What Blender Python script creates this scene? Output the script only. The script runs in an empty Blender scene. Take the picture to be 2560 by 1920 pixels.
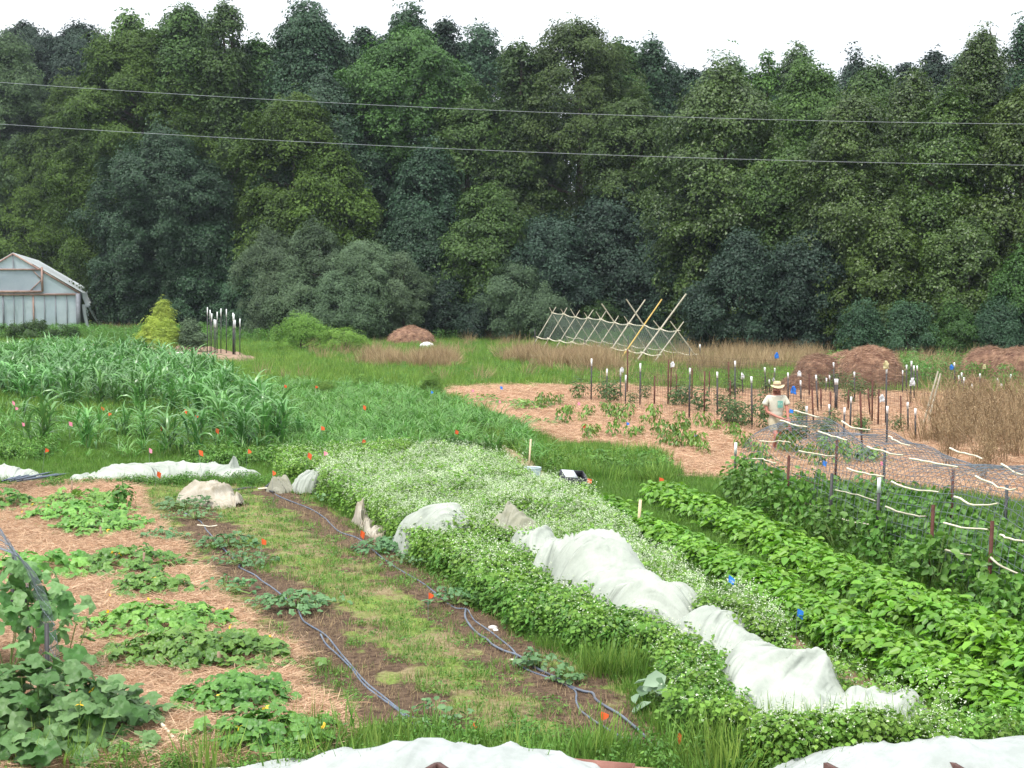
import bpy, math, random
import numpy as np
from mathutils import Vector

R = math.radians
# ------------------------------------------------------------------ camera
FP, CX, CY, CH = 3500.0, 1280.0, 960.0, 4.15      # focal length and centre in photo pixels, camera height
TH = math.atan(253.0 / 3500.0)
scene = bpy.context.scene
C = scene.collection
cam_d = bpy.data.cameras.new("camera")
cam = bpy.data.objects.new("camera", cam_d)
C.objects.link(cam)
cam.location = (0, 0, CH)
cam.rotation_euler = (R(90) - TH, 0, 0)
cam_d.sensor_width = 36.0
cam_d.lens = 36.0 * FP / 2560.0
cam_d.clip_start = 0.1
cam_d.clip_end = 3000
scene.camera = cam
# ------------------------------------------------------------------ world, sun, exposure
SUN_EL, SUN_AZ = 64, 215          # elevation, compass azimuth (from +Y clockwise)
w = bpy.data.worlds.new("World")
scene.world = w
w.use_nodes = True
nt = w.node_tree
nt.nodes.clear()
sky = nt.nodes.new('ShaderNodeTexSky')
sky.sky_type = 'NISHITA'
sky.sun_disc = False
sky.sun_elevation = R(SUN_EL)
sky.sun_rotation = R(SUN_AZ)
sky.air_density = 1.0
sky.dust_density = 2.5
tc = nt.nodes.new('ShaderNodeTexCoord')
mp = nt.nodes.new('ShaderNodeMapping')
mp.inputs['Scale'].default_value = (1.6, 1.6, 5.0)
cl = nt.nodes.new('ShaderNodeTexNoise')
cl.inputs['Scale'].default_value = 1.3
cl.inputs['Detail'].default_value = 5
cr = nt.nodes.new('ShaderNodeValToRGB')           # an even overcast: cloud white with faint grey
cr.color_ramp.elements[0].position = 0.25
cr.color_ramp.elements[0].color = (6.8, 7.2, 7.7, 1)
cr.color_ramp.elements[1].position = 0.8
cr.color_ramp.elements[1].color = (8.8, 9.0, 9.2, 1)
mx = nt.nodes.new('ShaderNodeMixRGB')
mx.inputs[0].default_value = 0.86
bg = nt.nodes.new('ShaderNodeBackground')
bg.inputs['Strength'].default_value = 0.11
wo = nt.nodes.new('ShaderNodeOutputWorld')
nt.links.new(tc.outputs['Generated'], mp.inputs['Vector'])
nt.links.new(mp.outputs['Vector'], cl.inputs['Vector'])
nt.links.new(cl.outputs['Fac'], cr.inputs['Fac'])
sx = nt.nodes.new('ShaderNodeSeparateXYZ')            # overcast sky: brightest overhead, dimmer toward the horizon
gr = nt.nodes.new('ShaderNodeMapRange'); gr.inputs[1].default_value = 0.0; gr.inputs[2].default_value = 0.95; gr.inputs[3].default_value = 0.62; gr.inputs[4].default_value = 1.65
gm = nt.nodes.new('ShaderNodeVectorMath'); gm.operation = 'SCALE'
nt.links.new(tc.outputs['Generated'], sx.inputs[0]); nt.links.new(sx.outputs['Z'], gr.inputs[0])
nt.links.new(cr.outputs['Color'], gm.inputs[0]); nt.links.new(gr.outputs[0], gm.inputs['Scale'])
nt.links.new(sky.outputs['Color'], mx.inputs[1])
nt.links.new(gm.outputs['Vector'], mx.inputs[2])
nt.links.new(mx.outputs['Color'], bg.inputs['Color'])
nt.links.new(bg.outputs['Background'], wo.inputs['Surface'])
sd = bpy.data.lights.new("sun", 'SUN')
sd.energy = 2.0
sd.angle = R(12)
sd.color = (1.0, 0.96, 0.9)
so = bpy.data.objects.new("sun", sd)
C.objects.link(so)
so.rotation_euler = (R(90 - SUN_EL), 0, R(180 - SUN_AZ + 0))
so.location = (0, 0, 40)
vs = scene.view_settings
vs.view_transform = 'Standard'
vs.look = 'None'
vs.gamma = 1.0
vs.exposure = 1.0
scene.cycles.max_bounces = 6
scene.cycles.diffuse_bounces = 3
scene.cycles.transmission_bounces = 3
scene.cycles.transparent_max_bounces = 8

# ------------------------------------------------------------------ projection helpers (photo pixels -> world)
def ray(px, py):
    a = (px - CX) / FP
    b = -(py - CY) / FP
    return np.array([a, math.cos(TH) + b * math.sin(TH), -math.sin(TH) + b * math.cos(TH)])
def at(p, z=0.0):
    r = ray(*p)
    t = (z - CH) / r[2]
    return np.array([r[0] * t, r[1] * t, z])
def aty(p, Y):
    r = ray(*p)
    t = Y / r[1]
    return np.array([r[0] * t, Y, CH + r[2] * t])
KV = 2560.0 / 2212.0
def V(x, y): return (x * KV, y * KV)
def ZA(x, y): return (x * .3888, 500 + y * .3888)
def ZB(x, y): return (850 + x * .3888, 640 + y * .3888)
def ZC(x, y): return (1700 + x * .3888, 640 + y * .3888)
def Z1(x, y): return (x * .2893, 1120 + y * .2893)
def Z2(x, y): return (x * .2532, 1500 + y * .2532)
def Z3(x, y): return (540 + x * .2893, 1120 + y * .2893)
def Z4(x, y): return (500 + x * .2532, 1500 + y * .2532)
def Z5(x, y): return (1180 + x * .2893, 1120 + y * .2893)
def Z6(x, y): return (1050 + x * .2938, 1500 + y * .2938)
def Z7(x, y): return (1800 + x * .3436, 1100 + y * .3436)
def Z8(x, y): return (1700 + x * .3888, 1500 + y * .3888)
def ZG(x, y): return (x * .13863, 620 + y * .13863)
def ZT(x, y): return (1300 + x * .20796, 740 + y * .20796)
def gpoly(pts, conv=V): return np.array([at(conv(x, y))[:2] for x, y in pts])

# ------------------------------------------------------------------ numpy helpers
def norm(v):
    return v / np.maximum(np.linalg.norm(v, axis=-1, keepdims=True), 1e-9)
def hash2(ix, iy, seed):
    h = (ix * 374761393 + iy * 668265263 + seed * 1442695041) & 0x7fffffff
    h = ((h ^ (h >> 13)) * 1274126177) & 0x7fffffff
    return ((h ^ (h >> 16)) & 0xffff) / 65535.0
def vnoise(x, y, seed=0):
    x = np.asarray(x, float); y = np.asarray(y, float)
    ix = np.floor(x).astype(np.int64); iy = np.floor(y).astype(np.int64)
    fx = x - ix; fy = y - iy
    fx = fx * fx * (3 - 2 * fx); fy = fy * fy * (3 - 2 * fy)
    a = hash2(ix, iy, seed); b = hash2(ix + 1, iy, seed)
    c = hash2(ix, iy + 1, seed); d = hash2(ix + 1, iy + 1, seed)
    return (a * (1 - fx) + b * fx) * (1 - fy) + (c * (1 - fx) + d * fx) * fy
def fbm(x, y, seed=0, o=4):
    s = 0; a = .5; t = 0
    for k in range(o):
        s = s + a * vnoise(x * 2 ** k, y * 2 ** k, seed + k); t += a; a *= .5
    return s / t
def inside(P, poly):
    x, y = P[:, 0], P[:, 1]
    r = np.zeros(len(P), bool)
    n = len(poly)
    for i in range(n):
        x1, y1 = poly[i]; x2, y2 = poly[(i + 1) % n]
        if y1 == y2: continue
        c = ((y1 > y) != (y2 > y)) & (x < (x2 - x1) * (y - y1) / (y2 - y1) + x1)
        r ^= c
    return r
def segdist(P, pts, closed=False):
    d = np.full(len(P), 1e9)
    n = len(pts)
    for i in range(n if closed else n - 1):
        a = np.array(pts[i])[:2]; b = np.array(pts[(i + 1) % n])[:2]
        ab = b - a
        t = np.clip(((P - a) @ ab) / max(ab @ ab, 1e-9), 0, 1)
        d = np.minimum(d, np.linalg.norm(P - (a + t[:, None] * ab), axis=1))
    return d
def sdist(P, poly):
    d = segdist(P, poly, True)
    return np.where(inside(P, poly), d, -d)
def sample(rng, poly, n, power=0.0, ragged=0.0, excl=()):
    """n points inside a ground polygon, sparser with distance by power"""
    lo, hi = poly.min(0), poly.max(0)
    out = []; got = 0
    for _ in range(60):
        P = rng.uniform(lo, hi, (max(n * 2, 500), 2))
        d = np.maximum(P[:, 1], 5.0)
        if power:
            P = P[rng.random(len(P)) < (max(lo[1], 5.0) / d) ** power]
        Q = P
        if ragged:
            Q = P + ragged * np.stack([fbm(P[:, 0] * 1.3, P[:, 1] * 1.3, 11) - .5, fbm(P[:, 0] * 1.3, P[:, 1] * 1.3, 17) - .5], 1) * 2
        m = inside(Q, poly)
        for e in excl: m &= ~inside(Q, e)
        P = P[m]
        out.append(P); got += len(P)
        if got >= n: break
    return np.concatenate(out)[:n]

# ------------------------------------------------------------------ mesh building
def build(name, parts, mats, parent=None, smooth=False, link=True, origin=None):
    """parts: (V, F, material index, per-face tint 0..1 or None) -> ONE mesh object"""
    Vs, loops, starts, mi, tint = [], [], [], [], []
    off = 0; ls = 0
    for p in parts:
        v = np.asarray(p[0], float).reshape(-1, 3); f = np.asarray(p[1], np.int64)
        m = p[2] if len(p) > 2 else 0
        t = p[3] if len(p) > 3 and p[3] is not None else np.full(len(f), .5)
        Vs.append(v); k = f.shape[1]
        loops.append((f + off).ravel())
        starts.append(ls + np.arange(len(f)) * k)
        mi.append(np.full(len(f), m)); tint.append(t)
        off += len(v); ls += len(f) * k
    v = np.concatenate(Vs)
    if origin is not None: v = v - np.asarray(origin)
    l = np.concatenate(loops); s = np.concatenate(starts)
    me = bpy.data.meshes.new(name)
    me.vertices.add(len(v)); me.vertices.foreach_set('co', v.astype(np.float32).ravel())
    me.loops.add(len(l)); me.loops.foreach_set('vertex_index', l.astype(np.int32))
    me.polygons.add(len(s)); me.polygons.foreach_set('loop_start', s.astype(np.int32))
    me.polygons.foreach_set('material_index', np.concatenate(mi).astype(np.int32))
    if smooth: me.polygons.foreach_set('use_smooth', np.ones(len(s), bool))
    a = me.attributes.new('tint', 'FLOAT', 'FACE')
    a.data.foreach_set('value', np.concatenate(tint).astype(np.float32))
    me.update(calc_edges=True)
    for m in (mats if isinstance(mats, (list, tuple)) else [mats]): me.materials.append(m)
    o = bpy.data.objects.new(name, me)
    if link: C.objects.link(o)
    if origin is not None: o.location = tuple(origin)
    if parent is not None: o.parent = parent
    return o
def tag(o, label=None, cat=None, group=None, kind=None):
    if label: o['label'] = label
    if cat: o['category'] = cat
    if group: o['group'] = group
    if kind: o['kind'] = kind
    return o
def thing(name, loc, label, cat, group=None, rz=0):
    o = bpy.data.objects.new(name, None)
    o.empty_display_size = .2
    C.objects.link(o); o.location = tuple(loc); o.rotation_euler = (0, 0, rz)
    return tag(o, label, cat, group)
def copy_tree(o, kids, loc, rz=0, s=1.0, label=None):
    c = o.copy(); C.objects.link(c); c.location = tuple(loc); c.rotation_euler = (0, 0, rz); c.scale = (s, s, s)
    if label: c['label'] = label
    for k in kids:
        d = k.copy(); C.objects.link(d); d.parent = c
    return c
def box(c, s, ax=None):
    """box centred at c, size s, optional 3 axes"""
    c = np.asarray(c, float)
    B = np.array([[x, y, z] for x in (-.5, .5) for y in (-.5, .5) for z in (-.5, .5)]) * np.asarray(s)
    if ax is not None: B = B @ np.asarray(ax)
    F = np.array([[0, 1, 3, 2], [4, 6, 7, 5], [0, 4, 5, 1], [2, 3, 7, 6], [0, 2, 6, 4], [1, 5, 7, 3]])
    return B + c, F
def beam(a, b, w_, h_=None, up=(0, 0, 1)):
    a = np.asarray(a, float); b = np.asarray(b, float)
    x = norm(b - a); u = np.asarray(up, float)
    if abs(x @ u) > .97: u = np.array([0, 1., 0])
    y = norm(np.cross(u, x)); z = np.cross(x, y)
    return box((a + b) / 2, (np.linalg.norm(b - a), w_, h_ or w_), [x, y, z])
def tube(pts, r, n=6, cap=True):
    pts = np.asarray(pts, float); m = len(pts)
    r = np.full(m, r) if np.isscalar(r) else np.asarray(r, float)
    t = np.gradient(pts, axis=0); t = norm(t)
    ref = np.array([0.0, 0, 1]) if abs(t[:, 2]).mean() < .8 else np.array([1.0, 0, 0])
    y = norm(np.cross(ref, t)); z = np.cross(t, y)
    a = np.arange(n) * 2 * math.pi / n
    ring = pts[:, None] + r[:, None, None] * (np.cos(a)[None, :, None] * y[:, None] + np.sin(a)[None, :, None] * z[:, None])
    Vv = ring.reshape(-1, 3)
    i = np.arange(m - 1)[:, None] * n; j = np.arange(n)[None]; k = (j + 1) % n
    F = np.stack([i + j, i + k, i + n + k, i + n + j], -1).reshape(-1, 4)
    if cap:
        Vv = np.concatenate([Vv, pts[:1], pts[-1:]])
        e = m * n
        F = np.concatenate([F, [[e, (q + 1) % n, q, q] for q in range(n)], [[e + 1, (m - 1) * n + q, (m - 1) * n + (q + 1) % n, (m - 1) * n + (q + 1) % n] for q in range(n)]]) if False else F
    return Vv, F
def spline(pts, n=8):
    """Catmull-Rom through points"""
    p = np.asarray(pts, float)
    p = np.concatenate([[2 * p[0] - p[1]], p, [2 * p[-1] - p[-2]]])
    out = []
    for i in range(1, len(p) - 2):
        t = np.linspace(0, 1, n, endpoint=False)[:, None]
        a, b, c, d = p[i - 1], p[i], p[i + 1], p[i + 2]
        out.append(.5 * ((2 * b) + (c - a) * t + (2 * a - 5 * b + 4 * c - d) * t ** 2 + (3 * b - a - 3 * c + d) * t ** 3))
    out.append(p[-2][None])
    return np.concatenate(out)
def wires(lines, r):
    """many polylines -> thin three-sided rods in one part"""
    Vv, F = [], []; off = 0
    for l in lines:
        v, f = tube(l, r, 3)
        Vv.append(v[:len(l) * 3]); F.append(f + off); off += len(l) * 3
    return np.concatenate(Vv), np.concatenate(F)
def ribbons(rng, base, az, tilt, bend, L, W, seg=3, taper=1.6, twist=.4):
    n = len(base); ca, sa = np.cos(az), np.sin(az)
    side = np.stack([-sa, ca, np.zeros(n)], 1)
    tw = rng.normal(0, twist, n)
    p = base.copy(); rows = []
    for k in range(seg + 1):
        s = k / seg
        wk = W * max(.06, (1 - s ** taper)) * (.55 + .45 * min(1, s * 4))
        ang = tilt + bend * s
        d = np.stack([np.sin(ang) * ca, np.sin(ang) * sa, np.cos(ang)], 1)
        nr = np.cross(d, side)
        sd_ = side * np.cos(tw)[:, None] + nr * np.sin(tw)[:, None]
        rows.append(np.stack([p - sd_ * wk[:, None] / 2, p + sd_ * wk[:, None] / 2], 1))
        p = p + d * (L / seg)[:, None]
    Vv = np.stack(rows, 1).reshape(-1, 3)          # n,(seg+1),2
    b = np.arange(n)[:, None] * (seg + 1) * 2 + np.arange(seg)[None] * 2
    F = np.stack([b, b + 1, b + 3, b + 2], -1).reshape(-1, 4)
    return Vv, F
SH = {
 'rhomb': (np.array([[0, 0, 0], [.45, .3, .04], [1, 0, -.06], [.45, -.3, .04]]), np.array([[0, 1, 2, 3]])),
 'oval': (np.array([[0, 0, 0], [.3, .34, .08], [.72, .25, .06], [1, 0, -.1], [.72, -.25, .06], [.3, -.34, .08]]), np.array([[0, 1, 2, 3], [0, 3, 4, 5]])),
 'narrow': (np.array([[0, 0, 0], [.4, .13, .03], [1, 0, -.12], [.4, -.13, .03]]), np.array([[0, 1, 2, 3]])),
}
def _lobed():
    vs_ = [(.45, 0, -.09)]
    n = 20
    for r0, zz in ((.5, .03), (1.0, -.04)):
        for k in range(n):
            a = 2 * math.pi * (k + .5) / n - math.pi
            rr = .5 * r0 * (1 + (.13 if r0 == 1 else 0) * math.cos(5 * a) + (.04 * math.cos(10 * a + 1) if r0 == 1 else 0))
            if abs(abs(a) - math.pi) < .3: rr *= .45
            vs_.append((.45 + rr * math.cos(a), rr * math.sin(a) * 1.08, zz + (.06 * math.sin(a * 4 + 1) - .05 * math.cos(a * 5) if r0 == 1 else .045 * math.cos(5 * a))))
    F = []
    for k in range(n):
        j = (k + 1) % n
        F.append([0, 1 + k, 1 + j, 0]); 
    Q = [[1 + k, 1 + n + k, 1 + n + (k + 1) % n, 1 + (k + 1) % n] for k in range(n)]
    return np.array(vs_), Q, [[0, 1 + k, 1 + (k + 1) % n] for k in range(n)]
LOB = _lobed()
def frames(nrm, d):
    z = norm(nrm); x = norm(d - (d * z).sum(1, keepdims=True) * z); y = np.cross(z, x)
    return np.stack([x, y, z], 1)
def stamp(T, F, P, fr, L, Wd=None):
    Wd = L if Wd is None else Wd
    s = np.stack([L, Wd, L], 1)
    Vv = P[:, None] + np.einsum('nkc,ncd->nkd', T[None] * s[:, None], fr)
    Ff = (np.asarray(F)[None] + (np.arange(len(P)) * len(T))[:, None, None]).reshape(-1, np.asarray(F).shape[1])
    return Vv.reshape(-1, 3), Ff
def leaves(rng, shape, P, nrm, d, L, Wd=None, mat=0, tint=None):
    fr = frames(nrm, d)
    tint = rng.random(len(P)) if tint is None else tint
    if shape == 'lobed':
        a = stamp(LOB[0], LOB[1], P, fr, L, Wd); b = stamp(LOB[0], LOB[2], P, fr, L, Wd)
        return [(a[0], a[1], mat, np.repeat(tint, len(LOB[1]))), (b[0], b[1], mat, np.repeat(tint, len(LOB[2])))]
    T, F = SH[shape]
    a = stamp(T, F, P, fr, L, Wd)
    return [(a[0], a[1], mat, np.repeat(tint, len(F)))]
def rdir(rng, n):
    return norm(rng.normal(size=(n, 3)))

# ------------------------------------------------------------------ materials
def nodes(name):
    m = bpy.data.materials.new(name); m.use_nodes = True
    t = m.node_tree; t.nodes.clear()
    return m, t, t.nodes.new('ShaderNodeOutputMaterial')
def leafmat(name, c1, c2, trans=.3, rough=.5, spec=.35, hue=.03):
    m, t, out = nodes(name)
    at_ = t.nodes.new('ShaderNodeAttribute'); at_.attribute_name = 'tint'
    mix = t.nodes.new('ShaderNodeMixRGB'); mix.inputs[1].default_value = (*c1, 1); mix.inputs[2].default_value = (*c2, 1)
    oi = t.nodes.new('ShaderNodeObjectInfo')
    hs = t.nodes.new('ShaderNodeHueSaturation')
    mr = t.nodes.new('ShaderNodeMapRange'); mr.inputs[3].default_value = .5 - hue; mr.inputs[4].default_value = .5 + hue
    mv = t.nodes.new('ShaderNodeMapRange'); mv.inputs[3].default_value = .8; mv.inputs[4].default_value = 1.25
    mu = t.nodes.new('ShaderNodeMath'); mu.operation = 'MULTIPLY'; mu.inputs[1].default_value = 7.31
    fr = t.nodes.new('ShaderNodeMath'); fr.operation = 'FRACT'
    b = t.nodes.new('ShaderNodeBsdfPrincipled'); b.inputs['Roughness'].default_value = rough
    b.inputs['Specular IOR Level'].default_value = spec
    tr = t.nodes.new('ShaderNodeBsdfTranslucent')
    ms = t.nodes.new('ShaderNodeMixShader'); ms.inputs[0].default_value = trans
    L = t.links.new
    L(at_.outputs['Fac'], mix.inputs[0]); L(oi.outputs['Random'], mr.inputs[0]); L(oi.outputs['Random'], mu.inputs[0])
    L(mu.outputs[0], fr.inputs[0]); L(fr.outputs[0], mv.inputs[0])
    L(mix.outputs[0], hs.inputs['Color']); L(mr.outputs[0], hs.inputs['Hue']); L(mv.outputs[0], hs.inputs['Value'])
    L(hs.outputs[0], b.inputs['Base Color']); L(hs.outputs[0], tr.inputs['Color'])
    L(b.outputs[0], ms.inputs[1]); L(tr.outputs[0], ms.inputs[2]); L(ms.outputs[0], out.inputs['Surface'])
    return m
def surf(name, c1, c2=None, scale=8, rough=.7, spec=.3, bump=0.0, trans=0.0, metal=0.0, bscale=None, detail=5, c3=None):
    m, t, out = nodes(name)
    b = t.nodes.new('ShaderNodeBsdfPrincipled'); b.inputs['Roughness'].default_value = rough
    b.inputs['Specular IOR Level'].default_value = spec; b.inputs['Metallic'].default_value = metal
    L = t.links.new
    tc_ = t.nodes.new('ShaderNodeTexCoord')
    if c2 is None: c2 = tuple(min(1, x * .8) for x in c1)
    n = t.nodes.new('ShaderNodeTexNoise'); n.inputs['Scale'].default_value = scale; n.inputs['Detail'].default_value = detail
    n.inputs['Roughness'].default_value = .65
    rp = t.nodes.new('ShaderNodeValToRGB'); e = rp.color_ramp.elements
    e[0].position = .35; e[0].color = (*c1, 1); e[1].position = .68; e[1].color = (*c2, 1)
    if c3: q = e.new(.52); q.color = (*c3, 1)
    L(tc_.outputs['Object'], n.inputs['Vector']); L(n.outputs['Fac'], rp.inputs['Fac']); L(rp.outputs[0], b.inputs['Base Color'])
    if bump:
        n2 = t.nodes.new('ShaderNodeTexNoise'); n2.inputs['Scale'].default_value = bscale or scale * 3; n2.inputs['Detail'].default_value = 6
        bp = t.nodes.new('ShaderNodeBump'); bp.inputs['Strength'].default_value = bump; bp.inputs['Distance'].default_value = .03
        L(tc_.outputs['Object'], n2.inputs['Vector']); L(n2.outputs['Fac'], bp.inputs['Height']); L(bp.outputs[0], b.inputs['Normal'])
    if trans:
        tr = t.nodes.new('ShaderNodeBsdfTranslucent'); ms = t.nodes.new('ShaderNodeMixShader'); ms.inputs[0].default_value = trans
        L(rp.outputs[0], tr.inputs['Color']); L(b.outputs[0], ms.inputs[1]); L(tr.outputs[0], ms.inputs[2]); L(ms.outputs[0], out.inputs['Surface'])
    else:
        L(b.outputs[0], out.inputs['Surface'])
    return m

# ------------------------------------------------------------------ scatter of countless small plants (one object of kind stuff)
def scatter(name, P, rot, sc, variants, label, cat='plants', z=None):
    n = len(P)
    me = bpy.data.meshes.new(name)
    v = np.zeros((n, 3)); v[:, :2] = P[:, :2]
    if z is not None: v[:, 2] = z
    org = np.array([v[:, 0].mean(), v[:, 1].mean(), 0.0]); v = v - org
    me.vertices.add(n); me.vertices.foreach_set('co', v.astype(np.float32).ravel())
    a = me.attributes.new('rot', 'FLOAT_VECTOR', 'POINT'); a.data.foreach_set('vector', rot.astype(np.float32).ravel())
    a = me.attributes.new('sc', 'FLOAT', 'POINT'); a.data.foreach_set('value', sc.astype(np.float32))
    a = me.attributes.new('vi', 'INT', 'POINT'); a.data.foreach_set('value', np.random.RandomState(len(name)).randint(0, len(variants), n).astype(np.int32))
    o = bpy.data.objects.new(name, me); C.objects.link(o); o.location = tuple(org)
    col = bpy.data.collections.new(name + '_variants')
    for k, q in enumerate(variants): col.objects.link(q)
    ng = bpy.data.node_groups.new(name, 'GeometryNodeTree')
    ng.interface.new_socket('Geometry', in_out='INPUT', socket_type='NodeSocketGeometry')
    ng.interface.new_socket('Geometry', in_out='OUTPUT', socket_type='NodeSocketGeometry')
    N = ng.nodes.new
    gi, go = N('NodeGroupInput'), N('NodeGroupOutput')
    ci = N('GeometryNodeCollectionInfo'); ci.inputs['Collection'].default_value = col
    ci.inputs['Separate Children'].default_value = True; ci.inputs['Reset Children'].default_value = True
    ip = N('GeometryNodeInstanceOnPoints'); ip.inputs['Pick Instance'].default_value = True
    def na(nm, dt):
        q = N('GeometryNodeInputNamedAttribute'); q.data_type = dt; q.inputs['Name'].default_value = nm; return q
    r_, s_, i_ = na('rot', 'FLOAT_VECTOR'), na('sc', 'FLOAT'), na('vi', 'INT')
    e2 = N('FunctionNodeEulerToRotation')
    L = ng.links.new
    L(gi.outputs[0], ip.inputs['Points']); L(ci.outputs[0], ip.inputs['Instance'])
    L(i_.outputs['Attribute'], ip.inputs['Instance Index'])
    L(r_.outputs['Attribute'], e2.inputs[0]); L(e2.outputs[0], ip.inputs['Rotation'])
    L(s_.outputs['Attribute'], ip.inputs['Scale']); L(ip.outputs[0], go.inputs[0])
    md = o.modifiers.new('scatter', 'NODES'); md.node_group = ng
    return tag(o, label, cat, kind='stuff')
def zrot(rng, n, lean=.12):
    return np.stack([rng.normal(0, lean, n), rng.normal(0, lean, n), rng.uniform(0, 6.283, n)], 1)
# ================================================================== SETTING: ground, soil bed, straw mulch
def groundmat():
    m, t, out = nodes('meadow_soil'); L = t.links.new
    b = t.nodes.new('ShaderNodeBsdfPrincipled'); b.inputs['Roughness'].default_value = .95; b.inputs['Specular IOR Level'].default_value = .1
    tc_ = t.nodes.new('ShaderNodeTexCoord')
    def noise(s, d=5):
        n = t.nodes.new('ShaderNodeTexNoise'); n.inputs['Scale'].default_value = s; n.inputs['Detail'].default_value = d; n.inputs['Roughness'].default_value = .7
        L(tc_.outputs['Object'], n.inputs['Vector']); return n
    r1 = t.nodes.new('ShaderNodeValToRGB'); e = r1.color_ramp.elements
    e[0].position = .38; e[0].color = (.08, .145, .024, 1); e[1].position = .66; e[1].color = (.17, .24, .055, 1)
    r2 = t.nodes.new('ShaderNodeValToRGB'); e = r2.color_ramp.elements
    e[0].position = .55; e[0].color = (0, 0, 0, 1); e[1].position = .72; e[1].color = (.6, .6, .6, 1)
    mx_ = t.nodes.new('ShaderNodeMixRGB'); mx_.inputs[2].default_value = (.2, .17, .09, 1)
    L(noise(3.0).outputs['Fac'], r1.inputs['Fac']); L(noise(.22).outputs['Fac'], r2.inputs['Fac'])
    L(r1.outputs[0], mx_.inputs[1]); L(r2.outputs[0], mx_.inputs[0]); L(mx_.outputs[0], b.inputs['Base Color'])
    bp = t.nodes.new('ShaderNodeBump'); bp.inputs['Strength'].default_value = .6; bp.inputs['Distance'].default_value = .05
    L(noise(14).outputs['Fac'], bp.inputs['Height']); L(bp.outputs[0], b.inputs['Normal'])
    L(b.outputs[0], out.inputs['Surface']); return m
def gz(x, y):
    near = np.clip((140 - y) / 60, 0, 1)
    return (fbm(x * .35, y * .35, 3) - .5) * .10 * near - .02
xs = np.concatenate([[-500, -300, -200], np.arange(-120, -30, 3), np.arange(-30, 30, .5), np.arange(30, 121, 3), [200, 300, 500]])
ys = np.concatenate([[-60, -30, -10, 0, 5], np.arange(9, 60, .5), np.arange(60, 140, 2.), [160, 200, 300, 450, 700, 1100]])
X, Y = np.meshgrid(xs, ys); Zg = gz(X, Y)
Zg = np.where((Y < 9) | (Y > 140), -.02, Zg)
nx, ny = len(xs), len(ys)
i = (np.arange(ny - 1)[:, None] * nx + np.arange(nx - 1)[None]).ravel()
build('ground', [(np.stack([X, Y, Zg], -1), np.stack([i, i + 1, i + nx + 1, i + nx], 1))], groundmat(), smooth=True)['kind'] = 'structure'

STRAW_L = gpoly([(-140, 1090), (60, 1050), (235, 1046), (300, 1062), (305, 1120), (380, 1185), (425, 1230), (440, 1280), (520, 1335), (545, 1385), (640, 1425), (600, 1450), (640, 1490), (690, 1520), (700, 1560), (735, 1600), (690, 1640), (480, 1662), (200, 1670), (-60, 1680), (-200, 1600)])
SOIL = gpoly([(240, 1046), (420, 1053), (600, 1050), (680, 1080), (760, 1120), (860, 1190), (960, 1250), (1040, 1310), (1110, 1360), (1180, 1400), (1290, 1440), (1380, 1500), (1450, 1560), (1475, 1600), (1400, 1625), (1200, 1612), (900, 1590), (700, 1612), (600, 1560), (520, 1480), (420, 1380), (330, 1240), (250, 1120)])
STRAW_R = gpoly([(955, 842), (1060, 836), (1200, 838), (1330, 834), (1420, 842), (1600, 846), (1800, 848), (2050, 852), (2300, 870), (2500, 920), (2500, 1100), (2212, 1085), (1900, 1048), (1700, 1042), (1600, 1037), (1500, 1034), (1440, 1020), (1400, 990), (1300, 962), (1215, 960), (1150, 930), (1100, 905), (1010, 885), (975, 862)])
PATH = gpoly([(1560, 1300), (1640, 1338), (1800, 1420), (1950, 1500), (2150, 1625), (2220, 1680), (2080, 1680), (1980, 1600), (1850, 1520), (1730, 1450), (1610, 1370)])
PATH2 = gpoly([(1005, 935), (1040, 935), (1160, 1000), (1200, 1040), (1160, 1045), (1080, 985)])
MOUND = gpoly([(270, 752), (330, 748), (450, 750), (520, 765), (560, 778), (530, 784), (430, 785), (330, 770)])

def patch(name, poly, step, h, mat, seed, rag=.35, lump=.05, rough=1.0, label=None, kind='stuff', attr=None, base=.012, yscale=1.0):
    lo, hi = poly.min(0) - .6, poly.max(0) + .6
    x = np.arange(lo[0], hi[0], step); y = np.arange(lo[1], hi[1], step * yscale)
    X, Y = np.meshgrid(x, y); P = np.stack([X.ravel(), Y.ravel()], 1)
    d = sdist(P, poly) + (fbm(P[:, 0] * 1.1, P[:, 1] * 1.1, seed) - .5) * 2 * rag
    g = gz(P[:, 0], P[:, 1])
    z = g + np.clip(d * .35, -.08, h) + base + (fbm(P[:, 0] * 2.1, P[:, 1] * 2.1, seed + 5) - .5) * lump + (fbm(P[:, 0] * 9, P[:, 1] * 9, seed + 9, 3) - .5) * .02 * rough
    n = len(x); i = (np.arange(len(y) - 1)[:, None] * n + np.arange(n - 1)[None]).ravel()
    F = np.stack([i, i + 1, i + n + 1, i + n], 1)
    F = F[(d[F] > -.2).any(1)]
    used = np.unique(F); mp_ = np.zeros(len(P), int); mp_[used] = np.arange(len(used))
    o = build(name, [(np.stack([P[used, 0], P[used, 1], z[used]], 1), mp_[F])], mat, smooth=True)
    if attr is not None:
        a = o.data.attributes.new('band', 'FLOAT', 'POINT'); a.data.foreach_set('value', attr(P[used]).astype(np.float32))
    o['kind'] = kind
    if label: o['label'] = label; o['category'] = 'ground cover'
    return o

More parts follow.
